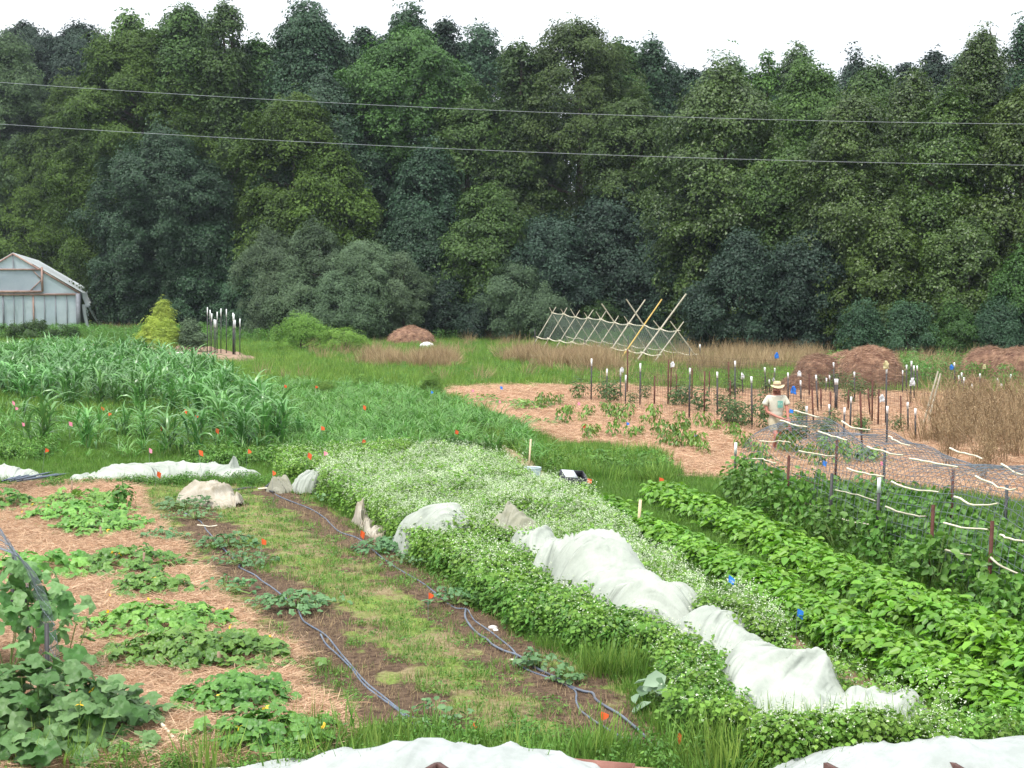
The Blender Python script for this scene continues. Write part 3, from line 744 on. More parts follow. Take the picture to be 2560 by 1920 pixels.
# ================================================================== PLANT VARIANTS
rc_ = np.random.default_rng(21)
M_grass = leafmat('grass_green', (.075, .165, .022), (.17, .31, .055), .35, .5, .35, .012)
M_grass2 = leafmat('grass_mixed', (.11, .21, .03), (.26, .39, .08), .35, .6, .25, .015)
M_dry = leafmat('dry_grass', (.22, .15, .08), (.46, .35, .20), .3, .7, .2, .006)
M_corn = leafmat('corn_leaf', (.058, .17, .035), (.135, .315, .075), .28, .36, .6, .008)
M_mil = leafmat('millet_leaf', (.08, .20, .032), (.15, .34, .07), .35, .42, .5, .01)
M_buck = leafmat('buckwheat_leaf', (.095, .205, .022), (.21, .38, .06), .35, .55, .3, .012)
M_flower = leafmat('white_flower', (.45, .53, .33), (.70, .76, .58), .3, .7, .2, .0)
M_weed = leafmat('weed_leaf', (.055, .15, .018), (.13, .28, .04), .3, .5, .35, .012)
M_bean = leafmat('bean_leaf', (.085, .215, .014), (.18, .38, .03), .32, .42, .45, .01)
M_climb = leafmat('climbing_bean_leaf', (.052, .142, .016), (.13, .275, .038), .3, .45, .4, .01)
M_cuke = leafmat('cucumber_leaf', (.06, .175, .015), (.16, .33, .05), .28, .45, .5, .01)
M_squash = leafmat('squash_leaf', (.05, .14, .022), (.18, .30, .11), .28, .5, .4, .008)
M_pep = leafmat('pepper_leaf', (.075, .17, .020), (.17, .30, .045), .3, .4, .5, .01)
M_tom = leafmat('tomato_leaf', (.035, .085, .020), (.09, .165, .045), .28, .55, .3, .01)
M_mel = leafmat('melon_leaf', (.055, .14, .04), (.13, .26, .10), .28, .5, .4, .01)
M_yel = leafmat('yellow_blossom', (.8, .45, .02), (.9, .6, .05), .3, .5, .3, .0)
M_stem = surf('green_stem', (.12, .2, .05), (.2, .28, .08), 9, .6, .3)
def unl(o): return o            # kept out of the scene: used by scatter
def tuft(n, L, W, r, tilt=.35, bend=.9, mat=M_grass, seg=2, name='tuft'):
    g = rc_
    base = np.zeros((n, 3)); rr = r * np.sqrt(g.random(n)); a = g.uniform(0, 6.28, n)
    base[:, 0] = rr * np.cos(a); base[:, 1] = rr * np.sin(a)
    v, f = ribbons(g, base, a + g.normal(0, .8, n), np.abs(g.normal(0, tilt, n)), g.uniform(.2, bend, n), L * g.uniform(.5, 1.15, n), W * g.uniform(.7, 1.3, n), seg)
    return build(name, [(v, f, 0, np.repeat(g.random(n), seg))], mat, link=False)
def leafy(n, r, h, L, shape, mat, stems=4, droop=.3, hollow=.35, flowers=0, fl=.02, name='plant', asp=1.0, up=.7, mats=None, low=.08, stemr=.004):
    """low bushy plant: leaves through a dome-shaped volume on a few stems"""
    g = rc_
    parts = []
    a = g.uniform(0, 6.28, n); t = low + (1 - low) * g.random(n) ** .75
    rr = r * np.sqrt(g.random(n)) * (1 - hollow * t ** 3)
    P = np.stack([rr * np.cos(a), rr * np.sin(a), h * t * (1 - .25 * (rr / r) ** 2)], 1)
    o = np.stack([np.cos(a), np.sin(a), np.zeros(n)], 1)
    nr = norm(o * .35 + np.array([0, 0, up]) + rdir(g, n) * .5); dr = o + rdir(g, n) * .7 - np.array([0, 0, droop])
    Ls = L * g.uniform(.55, 1.2, n)
    parts += leaves(g, shape, P, nr, dr, Ls, Ls * asp, 0, np.clip(.25 * g.random(n) + .75 * g.random(n) * (.4 + .6 * t), 0, 1))
    for k in range(stems):
        e = P[g.integers(n)] * np.array([.8, .8, 1]); 
        parts.append((*tube(np.array([[e[0] * .15, e[1] * .15, 0], [e[0] * .5, e[1] * .5, e[2] * .6], e]), stemr, 4), 1))
    if flowers:
        k = 4
        a = g.uniform(0, 6.28, flowers); rr = r * 1.05 * np.sqrt(g.random(flowers))
        Cc = np.stack([rr * np.cos(a), rr * np.sin(a), h * (g.uniform(.72, 1.18, flowers)) * (1 - .2 * (rr / r) ** 2)], 1)
        P = np.repeat(Cc, k, 0) + g.normal(0, fl * .75, (flowers * k, 3))
        Lf = fl * g.uniform(.6, 1.2, len(P))
        parts += leaves(g, 'rhomb', P, norm(rdir(g, len(P)) + np.array([0, 0, .8])), rdir(g, len(P)), Lf, Lf * 1.4, 2)
    return build(name, parts, mats or [mat, M_stem, M_flower], link=False)
def blades(n, L, W, h, r, mat, seg=4, bend=(1.0, 2.1), tilt=(.15, .6), name='plant', stems=3, extra=None):
    g = rc_
    st = g.integers(0, stems, n); sa = g.uniform(0, 6.28, stems); sl = g.uniform(0, .22, stems)
    z = h * g.random(n) ** 1.1
    base = np.stack([np.cos(sa[st]) * (r * .5 + z * np.sin(sl[st])), np.sin(sa[st]) * (r * .5 + z * np.sin(sl[st])), z], 1)
    v, f = ribbons(g, base, g.uniform(0, 6.28, n), g.uniform(*tilt, n), g.uniform(*bend, n), L * g.uniform(.6, 1.15, n), W * g.uniform(.7, 1.2, n), seg, 2.2, .35)
    parts = [(v, f, 0, np.repeat(g.random(n), seg))]
    for k in range(stems):
        b = np.array([math.cos(sa[k]) * r * .5, math.sin(sa[k]) * r * .5, 0]); e = b + np.array([math.cos(sa[k]) * h * math.sin(sl[k]), math.sin(sa[k]) * h * math.sin(sl[k]), h * 1.05])
        parts.append((*tube(np.array([b, (b + e) / 2, e]), [.014, .011, .006], 5), 1))
    return parts

V_lawn = [tuft(26, .13, .010, .16) for _ in range(4)]
V_meadow = [tuft(22, .34, .022, .26, mat=M_grass2) for _ in range(3)] + [tuft(22, .30, .024, .26, mat=M_grass) for _ in range(3)]
V_tall = [tuft(34, .46, .022, .22, .25, .9, mat=M_grass) for _ in range(3)] + [tuft(30, .52, .02, .22, .25, .9, mat=M_grass2) for _ in range(2)]
V_dry = [tuft(40, .72, .016, .26, .3, 1.1, mat=M_dry) for _ in range(4)]
V_crab = [tuft(20, .11, .010, .09, .7, .9, mat=M_grass) for _ in range(3)] + [leafy(16, .08, .07, .035, 'rhomb', M_weed, 0) for _ in range(2)]
V_litter = [tuft(7, .10, .006, .10, 1.4, .3, mat=M_dry) for _ in range(3)]
V_millet = [build('millet', blades(16, .42, .026, .25, .12, M_mil, 3, stems=3), [M_mil, M_stem], link=False) for _ in range(5)]
V_buck = [leafy(120, .22, .62, .055, 'rhomb', M_buck, 6, flowers=24, fl=.017, asp=1.5, name='buckwheat') for _ in range(6)]
V_buckg = [leafy(130, .22, .52, .06, 'rhomb', M_buck, 6, flowers=5, fl=.02, asp=1.4, name='buckwheat') for _ in range(4)]
V_weed = [leafy(120, .20, .44, .085, 'narrow', M_weed, 6, asp=1.7, name='weed') for _ in range(5)]
V_weed2 = [leafy(60, .22, .34, .07, 'oval', M_weed, 5, name='weed') for _ in range(3)]
V_bean = [leafy(56, .21, .38, .125, 'oval', M_bean, 6, name='bean', asp=.95, up=.85, low=.2, hollow=.2) for _ in range(5)]
V_climb = [leafy(62, .30, .62, .10, 'oval', M_climb, 6, name='vine', hollow=.5, up=.5) for _ in range(5)]
V_fern = [leafy(110, .35, .95, .12, 'narrow', M_mil, 8, name='tall_weed', asp=1.2, up=.4) for _ in range(2)] + [leafy(110, .35, .9, .12, 'narrow', M_weed, 8, name='tall_weed', asp=1.2, up=.4) for _ in range(2)]
V_straw = []
for k in range(5):
    g = rc_; n = 64
    P = np.stack([g.uniform(-.22, .22, n), g.uniform(-.22, .22, n), g.uniform(.0, .035, n)], 1)
    a = g.uniform(0, 6.28, n); Ls = g.uniform(.06, .22, n)
    v, f = ribbons(g, P, a, np.full(n, 1.5) + g.normal(0, .12, n), g.uniform(-.1, .35, n), Ls, np.full(n, .0045), 2, 6, 1.2)
    V_straw.append(build('straw', [(v, f, 0, np.repeat(g.random(n), 2))], leafmat('straw_strand', (.30, .16, .09), (.74, .54, .36), .15, .6, .3, .004), link=False))

# ================================================================== GROUND COVER (nobody could count it)
def gzP(P): return gz(P[:, 0], P[:, 1])
def sc_(name, P, variants, label, s=(.7, 1.25), lean=.12, cat='plants', dz=0.0, rng=None):
    g = rng or np.random.default_rng(len(P) + len(name))
    return scatter(name, P, zrot(g, len(P), lean), g.uniform(s[0], s[1], len(P)), variants, label, cat, z=gzP(P) + dz)
g1 = np.random.default_rng(5)
def along(pts, n, wdt, seed):
    g = np.random.default_rng(seed); L_ = spline(gpoly(pts), 20); t = g.random(n) * (len(L_) - 1); i = t.astype(int); f = (t - i)[:, None]
    return L_[i] * (1 - f) + L_[np.minimum(i + 1, len(L_) - 1)] * f + g.normal(0, wdt, (n, 2)) * [1, .6]
CORN = gpoly([(-150, 778), (0, 778), (180, 776), (330, 790), (450, 826), (525, 870), (590, 930), (625, 985), (520, 985), (430, 905), (300, 895), (160, 890), (0, 870), (-120, 870)])
MIL = gpoly([(520, 838), (700, 842), (830, 848), (950, 862), (1010, 890), (1100, 930), (1180, 985), (1210, 1020), (1120, 1000), (1040, 975), (960, 975), (850, 985), (700, 1000), (610, 980), (590, 910)])
BUCK = gpoly([(690, 1065), (740, 1050), (860, 1028), (930, 1015), (1050, 1030), (1130, 1058), (1200, 1098), (1280, 1138), (1350, 1192), (1400, 1248), (1500, 1340), (1640, 1422), (1800, 1512), (1940, 1592), (2060, 1665), (2020, 1680), (1990, 1610), (1900, 1560), (1700, 1480), (1500, 1390), (1300, 1290), (1180, 1230), (1060, 1215), (960, 1200), (870, 1180), (820, 1140), (740, 1100)])
WEEDF = gpoly([(905, 1185), (1000, 1210), (1120, 1250), (1230, 1310), (1330, 1370), (1450, 1420), (1560, 1480), (1610, 1560), (1620, 1640), (1520, 1600), (1450, 1510), (1400, 1455), (1300, 1415), (1200, 1395), (1110, 1350), (1040, 1310), (985, 1265), (920, 1220)])
BEAN1 = gpoly([(1220, 1085), (1290, 1085), (1400, 1140), (1560, 1225), (1720, 1320), (1900, 1410), (2080, 1500), (2240, 1590), (2300, 1640), (2200, 1640), (2020, 1560), (1900, 1490), (1760, 1410), (1600, 1310), (1450, 1220), (1320, 1145)])
BEAN2 = gpoly([(1400, 1075), (1470, 1068), (1600, 1130), (1760, 1205), (1900, 1275), (2050, 1350), (2230, 1440), (2330, 1500), (2330, 1590), (2200, 1510), (2040, 1430), (1880, 1345), (1720, 1265), (1560, 1180), (1440, 1120)])
CLIMB = gpoly([(1570, 1075), (1640, 1070), (1760, 1100), (1900, 1130), (2080, 1175), (2300, 1230), (2400, 1300), (2400, 1470), (2230, 1400), (2080, 1320), (1900, 1235), (1740, 1170), (1600, 1110)])
FRONT = gpoly([(-150, 1652), (300, 1650), (480, 1640), (700, 1600), (900, 1588), (1200, 1606), (1400, 1620), (1480, 1590), (1640, 1630), (2300, 1640), (2300, 1760), (-150, 1760)])
COVERS = gpoly([(-200, 1690), (2500, 1690), (2500, 1800), (-200, 1800)])
FIELD = gpoly([(-600, 716), (2800, 716), (2700, 1700), (-500, 1700)])
MEADOW_NEAR = gpoly([(-250, 880), (2400, 880), (2500, 1690), (-250, 1690)])
ex = [STRAW_L, SOIL, STRAW_R]
def meadow():
    g = np.random.default_rng(8)
    far = gpoly([(-350, 705), (2600, 712), (2500, 900), (-300, 900)])
    P = sample(g, far, 46000, 1.3, .5, [STRAW_R, MOUND])
    sc_('grass', P, V_meadow, 'green meadow grass covering the far half of the field', (.6, 1.4), .2, 'grass')
    P = sample(g, MEADOW_NEAR, 60000, 1.2, .4, ex + [PATH, PATH2])
    sc_('short_grass', P, V_lawn, 'short green grass between the beds in the near half', (.6, 1.5), .2, 'grass')
meadow()
P = np.concatenate([sample(g1, gpoly(q), int(n * 2.4), .5, 1.6) for q, n in [
    ([(640, 770), (700, 762), (860, 772), (900, 795), (700, 800), (640, 792)], 150),
    ([(905, 778), (960, 770), (1040, 778), (1070, 800), (920, 800)], 500), ([(1085, 780), (1150, 768), (1310, 776), (1330, 810), (1180, 808), (1090, 800)], 700),
    ([(1000, 740), (1100, 735), (1120, 750), (1000, 752)], 70), ([(1500, 752), (1760, 752), (1760, 800), (1500, 808)], 300),
    ([(235, 712), (330, 714), (300, 730), (240, 728)], 160), ([(1900, 780), (2250, 790), (2250, 830), (1900, 810)], 160),
    ([(1330, 760), (1500, 756), (1500, 800), (1330, 805)], 90), ([(1960, 930), (2300, 930), (2300, 1060), (2000, 1020)], 50)]])
P = P[fbm(P[:, 0] * .55, P[:, 1] * .16, 61) > .53]
Pq = np.concatenate([sample(g1, gpoly([(1480, 745), (1770, 752), (1790, 800), (1480, 806)]), 620, .3, 1.2), sample(g1, gpoly([(1960, 860), (2300, 850), (2300, 930), (2040, 930)]), 90, .3, .8), sample(g1, gpoly([(1980, 790), (2250, 795), (2250, 840), (1980, 830)]), 260, .3, 1.)])
Pm = sample(g1, gpoly([(520, 740), (2300, 760), (2300, 830), (560, 850)]), 260, .3, .5, [STRAW_R]); Pm = Pm[fbm(Pm[:, 0] * .3, Pm[:, 1] * .12, 91) > .46]
P = np.concatenate([P, Pq, Pm])
sc_('dry_grass', P, V_dry, 'tan dry grass standing in bent tufts across the meadow', (.7, 1.6), .22, 'grass')
P = np.concatenate([sample(g1, gpoly(q), n, .3, 1.0) for q, n in [
    ([(-60, 722), (180, 722), (240, 735), (-60, 740)], 300), ([(200, 728), (620, 718), (1130, 724), (1120, 736), (620, 744), (200, 745)], 2000),
    ([(1120, 726), (1500, 735), (2300, 770), (2300, 782), (1500, 752), (1120, 740)], 1600),
    ([(1780, 800), (2300, 800), (2300, 850), (1780, 835)], 300)]])
Pm = sample(g1, gpoly([(300, 742), (2300, 752), (2300, 832), (560, 850)]), 2600, .3, .5, [STRAW_R, MOUND]); Pm = Pm[fbm(Pm[:, 0] * .25, Pm[:, 1] * .1, 95) > .5]
sc_('meadow_weeds', Pm, V_fern + V_weed2, 'rough weeds mixed through the meadow grass', (.3, .62), .15, 'weeds')
sc_('tall_weeds', P, V_fern, 'tall light green weeds along the foot of the wood', (.6, 1.3), .1, 'weeds')
P = np.concatenate([sample(g1, MIL, 3000, .6, .5, [PATH2]), sample(g1, gpoly([(-100, 885), (430, 900), (600, 985), (560, 1000), (-100, 990)]), 250, .5, 1)])
sc_('millet', P, V_millet, 'young bright green millet sown thickly behind the flowering bed', (.7, 1.3), .1, 'crop')
P = sample(g1, BUCK, 3600, .3, .3); scatter('buckwheat', P, zrot(g1, len(P), .12), (.55 + .75 * fbm(P[:, 0] * 1.2, P[:, 1] * .8, 71)) * g1.uniform(.85, 1.15, len(P)), V_buck + [leafy(120, .22, .56, .055, 'rhomb', M_buck, 6, flowers=9, fl=.017, asp=1.5, name='buckwheat') for _ in range(3)], 'white flowering buckwheat crowding the long central bed', 'crop', z=gzP(P))
P = np.concatenate([sample(g1, gpoly([(870, 1190), (1000, 1215), (1120, 1270), (1050, 1290), (960, 1240)]), 320, 0, .2), sample(g1, WEEDF, 420, .2, .3), sample(g1, BUCK, 900, .3, .3), sample(g1, FRONT, 0, 0, .2, [COVERS]),
                    sample(g1, gpoly([(600, 1010), (900, 985), (860, 1010), (700, 1045), (620, 1045)]), 300, 0, .3), sample(g1, gpoly([(1650, 1650), (2000, 1655), (2250, 1655), (1650, 1670)]), 120, 0, .1)])
sc_('green_buckwheat', P, V_buckg, 'green buckwheat not yet in flower at the edges of the bed', (.7, 1.1), .1, 'crop')
P = np.concatenate([sample(g1, FRONT, 420, 0, .2, [COVERS]), sample(g1, gpoly([(80, 1062), (250, 1052), (420, 1050), (560, 1052), (600, 1046), (600, 1040), (300, 1044), (100, 1054)]), 300, 0, .2), sample(g1, gpoly([(1560, 1600), (1900, 1640), (2100, 1650), (1700, 1660), (1540, 1640)]), 120, 0, .2)])
sc_('leafy_weeds', P, V_weed2 + V_weed[:2] + V_lawn, 'small leafy weeds and grass along the front edge of the beds', (.35, .68), .15, 'weeds')
P = np.concatenate([sample(g1, WEEDF, 1300, .3, .25),
                    sample(g1, gpoly([(600, 990), (800, 985), (760, 1015), (620, 1030)]), 260, 0, .4), along([(2150, 1610), (2280, 1640)], 30, .16, 3), sample(g1, gpoly([(0, 975), (120, 975), (100, 1000), (0, 1000)]), 90, 0, .3),
                    sample(g1, gpoly([(400, 1000), (600, 990), (600, 1010), (420, 1018)]), 120, 0, .3), sample(g1, gpoly([(1180, 1000), (1420, 1000), (1440, 1035), (1200, 1030)]), 150, 0, .3)])
sc_('leafy_weeds', P, V_weed + V_weed2, 'lush narrow leaved green weeds along the edges of the beds', (.55, 1.15), .12, 'weeds')
P = along([(1250, 1106), (1400, 1172), (1500, 1222), (1650, 1302), (1800, 1386), (1950, 1463), (2100, 1540), (2280, 1626)], 700, .09, 3)
sc_('leafy_weeds', P, V_weed2 + V_weed[:2], 'low green weeds edging the dirt path below the near bean row', (.35, .62), .12, 'weeds')
P = np.concatenate([sample(g1, gpoly([(1150, 985), (1420, 985), (1450, 1020), (1440, 1050), (1220, 1040)]), 700, 0, .3), sample(g1, gpoly([(1200, 1440), (1380, 1440), (1400, 1480), (1250, 1465)]), 26, 0, .3),
                    sample(g1, FRONT, 90, 0, .2, [COVERS]), sample(g1, MIL, 500, .5, .5), sample(g1, gpoly([(620, 800), (1000, 805), (1000, 835), (640, 845)]), 420, 0, .8), sample(g1, CLIMB, 300, .3, .2),
                    sample(g1, gpoly([(1520, 1590), (2230, 1640), (2230, 1655), (1500, 1650)]), 120, 0, .1)])
sc_('tall_grass', P, V_tall, 'longer green grass in clumps between the beds', (.45, 1.0), .15, 'grass')
P = along([(1250, 1098), (1400, 1162), (1500, 1212), (1650, 1292), (1800, 1376), (1950, 1452), (2100, 1528), (2280, 1612)], 620, .13, 1); sc_('bush_beans', P, V_bean, 'yellow-green bush bean plants in the row nearest the flowering bed', (.75, 1.1), .12, 'crop')
P = along([(1425, 1082), (1600, 1158), (1800, 1258), (1950, 1328), (2100, 1404), (2320, 1512)], 720, .15, 2); sc_('bush_beans', P, V_bean, 'bright green bush bean plants in the row nearest the wire tunnel', (.75, 1.2), .12, 'crop')
P = sample(g1, CLIMB, 440, .3, .25); sc_('climbing_beans', P, V_climb, 'dark green climbing beans tangled under the wire tunnel', (.5, 1.5), .12, 'crop')
P = sample(g1, SOIL, 5600, .5, .3); d_ = band(P) + (fbm(P[:, 0] * 1.7, P[:, 1] * 1.7, 77) - .5) * 1.6
sc_('seedling_weeds', P[d_ > .35], V_crab, 'tiny green seedlings and crabgrass sprouting on the soil bed', (.5, 1.2), .2, 'weeds', .02)
P = sample(g1, SOIL, 5000, .6, .3); sc_('plant_litter', P, V_litter, 'dry tan plant litter lying on the soil bed', (.5, 1.3), .1, 'litter', .03)
P = sample(g1, STRAW_L, 15000, 1.2, .15); sc_('loose_straw', P, V_straw, 'loose straw strands lying on the mulch at lower left', (.6, 1.2), .12, 'straw', .085)
P = sample(g1, STRAW_R, 9000, 1.0, .1); sc_('loose_straw', P, V_straw, 'loose straw strands lying on the mulch in the wire fence plot', (.8, 1.6), .12, 'straw', .10)

# ================================================================== PLANTS ONE CAN COUNT
# tall sorghum-like corn
gc = np.random.default_rng(12)
protos = []
for k in range(7):
    n = 64
    r_ = thing('corn_plant', (0, 0, 0), '', 'corn plant')
    p = blades(n, .80, .060, .80, .30, M_corn, 4, stems=5, bend=(1.1, 2.5), tilt=(.15, .6))
    lf = build('leaves', p[:1], M_corn, r_); st = build('stalks', [(q[0], q[1], 0) for q in p[1:]], M_stem, r_)
    protos.append((r_, [lf, st]))
frontrow = [(85, 965, 1.25), (195, 975, 1.0), (262, 948, .85), (300, 958, .9), (425, 985, 1.05), (355, 985, 1.0), (520, 945, 1.0), (598, 968, 1.15), (640, 960, .7)]
FL = ['leftmost loose corn plant in the front row, standing alone in weeds', 'second loose corn plant from the left in the front row', 'small corn plant behind the gap in the front row', 'corn plant between two orange flags in the front row', 'corn plant beside an orange flag right of middle in the front row', 'wide corn plant before the middle of the dense block', 'corn plant at the right front corner of the dense block', 'large rightmost loose corn plant in the front row', 'smallest corn plant at the right end of the front row']
spots = [(at(V(x, y)), s, l) for (x, y, s), l in zip(frontrow, FL)]
Pc = []
for p in sample(gc, CORN, 5000, .35, .4):
    if len(Pc) >= 285: break
    if all((p[0] - q[0]) ** 2 + (p[1] - q[1]) ** 2 > .6 for q in Pc): Pc.append(p)
spots += [(np.array([p[0], p[1], 0]), gc.uniform(.85, 1.3), 'dark green corn plant packed in the dense block at left') for p in Pc]
for k, (p, s, l) in enumerate(spots):
    if k < 7:
        r_ = protos[k][0]; r_.location = tuple(p); r_.scale = (s, s, s); r_.rotation_euler.z = gc.uniform(0, 6)
        r_['label'] = l
    else:
        r_ = copy_tree(*protos[k % 7], p, gc.uniform(0, 6.28), s, l)
    r_['group'] = 'corn plants in the left field'
def clump(name, loc, label, cat, group, n, rx, ry, h, L, mat, seed, shape='lobed', rz=0, blossoms=0, runners=3, dome=.6, up=.8):
    g = np.random.default_rng(seed)
    r_ = thing(name, loc, label, cat, group, rz)
    a = g.uniform(0, 6.28, n); q = np.sqrt(g.random(n)) * (1 + .2 * np.sin(a * 3 + seed) + .13 * np.sin(a * 7 + seed * 2))
    run = g.random(n) < .05 * runners / 3; q = np.where(run, q + .35, q)
    P = np.stack([rx * q * np.cos(a), ry * q * np.sin(a), h * (1 - dome * np.minimum(q, 1.1) ** 2) * g.uniform(.45, 1.1, n) + .04], 1)
    o = np.stack([np.cos(a), np.sin(a), np.zeros(n)], 1)
    nr = norm(o * .25 + np.array([0, -.12, up]) + rdir(g, n) * .42); dr = o * .5 + rdir(g, n)
    Ls = L * g.uniform(.5, 1.2, n)
    sel = slice(None)
    build('leaves', leaves(g, shape, P, nr, dr, Ls, Ls, 0), mat, r_, smooth=(shape == 'lobed'))
    ks = g.choice(n, min(n, 26), replace=False)
    build('vines', [(*tube(np.array([[0, 0, .03], P[k] * [.5, .5, .3] + [0, 0, .05], P[k] * [.9, .9, .6], P[k]]), .006, 4), 0) for k in ks], M_stem, r_)
    if blossoms:
        k = g.choice(n, blossoms); Pb = P[k] + [0, 0, .05]
        build('blossoms', leaves(g, 'rhomb', np.repeat(Pb, 3, 0), norm(rdir(g, blossoms * 3) + [0, 0, 1.]), rdir(g, blossoms * 3), np.full(blossoms * 3, .045), np.full(blossoms * 3, .05), 0), M_yel, r_)
    return r_
GCU = 'cucumber mounds on the straw at left'
for k, (x, y, rx, ry, n, l) in enumerate([
    (165, 1100, .75, .9, 190, 'small far cucumber mound beside the bundle of grey pipes'), (170, 1128, .95, .8, 260, 'cucumber mound behind the first wooden stake'),
    (220, 1155, .8, .8, 260, 'bright cucumber mound with the first wooden stake at its front'),
    (278, 1235, .72, .75, 300, 'round cucumber mound with a stake top just showing behind it'), (330, 1290, .5, .5, 190, 'small cucumber mound bridging two larger ones'),
    (345, 1370, .85, .75, 420, 'wide cucumber mound trailing runners to its left'), (430, 1435, 1.0, .62, 560, 'largest cucumber mound, low and wide in the middle of the straw'),
    (510, 1535, .55, .55, 260, 'cucumber mound with broad leaves right of the big squash plant'), (575, 1620, .68, .45, 230, 'nearest cucumber mound with one orange blossom')]):
    p = at(V(x, y)); clump('cucumber_plant', p, l, 'cucumber plant', GCU, n, rx, ry, .30, .125 if y > 1200 else .14, M_cuke, 60 + k, blossoms=3)
for k, (x, y, n, s, l) in enumerate([(400, 1100, 60, .5, 'pale melon plant just left of the crumpled cloth'), (420, 1125, 50, .45, 'melon plant below the crumpled cloth beside the blue-grey pipe'), (495, 1185, 60, .4, 'melon plant right of the short white stick on the pipe'),
    (530, 1225, 70, .42, 'melon plant on the left pipe above the bare dark soil'), (640, 1320, 90, .5, 'melon plant with a white bloom on the left pipe'), (735, 1085, 60, .5, 'melon plant beside the far end of the right pipe'),
    (830, 1195, 70, .45, 'melon plant on the right pipe below the grey rag'), (900, 1225, 60, .45, 'melon plant on the right pipe in front of the white hump'), (985, 1310, 40, .3, 'small melon plant where the right pipe forks'),
    (1165, 1450, 34, .22, 'young squash seedling beside the short white stick'), (1225, 1485, 16, .16, 'tiny seedling on the right pipe near the near fork'), (940, 1572, 26, .3, 'trailing melon plant next to a fallen orange flag'),
    (350, 1175, 50, .4, 'sparse weedy melon plant on the border of straw and soil'), (490, 1285, 40, .35, 'sparse melon plant at the straw edge halfway down')]):
    clump('melon_plant', at(V(x, y)), l, 'melon plant', 'melon plants along the pipes on the soil bed', int(n * 1.7), s * 1.1, s * .8, .2, .085, M_mel, 90 + k, 'oval' if k % 2 else 'lobed', dome=.5)
# big squash plant climbing the left panel
clump('squash_plant', at(V(75, 1615)), 'huge squash plant with broad veined leaves at the foot of the left wire arch', 'squash plant', 'squash plants at the left wire arch', 300, .95, .62, .72, .19, M_squash, 301, dome=.55, blossoms=2, up=.75)
clump('squash_plant', at(V(150, 1590)), 'squash plant trailing right over the straw beside the white pole', 'squash plant', 'squash plants at the left wire arch', 120, .85, .42, .32, .19, M_squash, 302, dome=.5, up=.7)
clump('squash_plant', at(V(195, 1640)), 'squash runner creeping over the near end of the white pole', 'squash plant', 'squash plants at the left wire arch', 44, .75, .2, .16, .17, M_squash, 303, dome=.4, up=.8)
clump('squash_plant', at(V(15, 1480)), 'squash plant climbing inside the left wire arch', 'squash plant', 'squash plants at the left wire arch', 190, .8, .7, 1.15, .19, M_squash, 304, dome=.3, up=.5)
clump('squash_plant', at(V(70, 1250)), 'squash plant with pointed leaves spreading behind the left wire arch', 'squash plant', 'squash plants at the left wire arch', 90, .9, .6, .35, .18, M_cuke, 305, dome=.5, up=.7)
clump('cucumber_plant', at(V(0, 1105)), 'cucumber plant cut by the left edge below the white cover', 'cucumber plant', GCU, 90, .5, .6, .4, .14, M_cuke, 306)
clump('comfrey_plant', at(V(1445, 1540)), 'pale broad leaved plant at the right end of the soil bed', 'comfrey plant', None, 26, .26, .22, .32, .24, leafmat('pale_leaf', (.12, .2, .11), (.26, .36, .24), .3, .5, .4, .0), 401, 'oval', dome=.3, up=.6)
clump('cabbage_row', at(V(625, 735)), 'pale blue-green cabbage patch right of the bundled fence posts', 'cabbage patch', None, 240, 4.5, 1.6, .6, .42, LM['silver'], 402, 'oval', dome=.3)
# peppers on the straw (counted one by one)
gp = np.random.default_rng(31)
pp = []
for k in range(4):
    r_ = thing('pepper_plant', (0, 0, 0), '', 'pepper plant')
    n = 44; a = gp.uniform(0, 6.28, n); t = gp.uniform(.35, 1, n); rr = .2 * np.sqrt(gp.random(n))
    P = np.stack([rr * np.cos(a), rr * np.sin(a), .52 * t], 1); o_ = np.stack([np.cos(a), np.sin(a), np.zeros(n)], 1)
    lf = build('leaves', leaves(gp, 'oval', P, norm(o_ * .8 + rdir(gp, n) * .4 + [0, 0, .5]), o_ * .5 - [0, 0, .8] + rdir(gp, n) * .3, gp.uniform(.09, .16, n), gp.uniform(.07, .11, n)), M_pep, r_)
    st = build('stems', [(*tube(np.array([[0, 0, 0], [P[j][0] * .3, P[j][1] * .3, P[j][2] * .6], P[j]]), .006, 4), 0) for j in range(9)], M_stem, r_)
    pp.append((r_, [lf, st]))
pl = [ZB(1315, 985), ZB(1290, 1000), ZB(1350, 990), ZB(1400, 975), ZB(1450, 1040), ZB(1480, 1035), ZB(1440, 1100), ZB(1560, 1090), ZB(1600, 1050), ZB(1700, 1020), ZB(1740, 1060), ZB(1770, 1060), ZB(1640, 1170), ZB(1600, 1200), ZB(1760, 1180), ZB(1810, 1110), ZB(1870, 1200), ZB(1925, 1180), ZB(1960, 1110), ZB(1850, 1060), ZB(2020, 1070), ZB(2080, 1240), ZB(2050, 1180), ZB(2130, 1200), ZB(2150, 1260), ZC(30, 1140), ZC(10, 1200), ZC(20, 1260), ZC(110, 1270), ZC(80, 1250), ZC(145, 1300), ZC(140, 1130), ZC(230, 1150), ZC(330, 1190), ZC(355, 1190), ZC(400, 1260), ZC(440, 1280), ZC(520, 1330), ZC(680, 1290), ZC(700, 1300), ZC(860, 1300), ZC(940, 1300), ZC(800, 1330), ZC(1180, 1350), ZC(1230, 1340), ZC(1050, 1310), ZC(1000, 1360), ZC(880, 1390), ZB(2185, 1090), ZB(1200, 990)]
used_near = {0: 'pepper plant nearest the far left corner of the straw plot'}
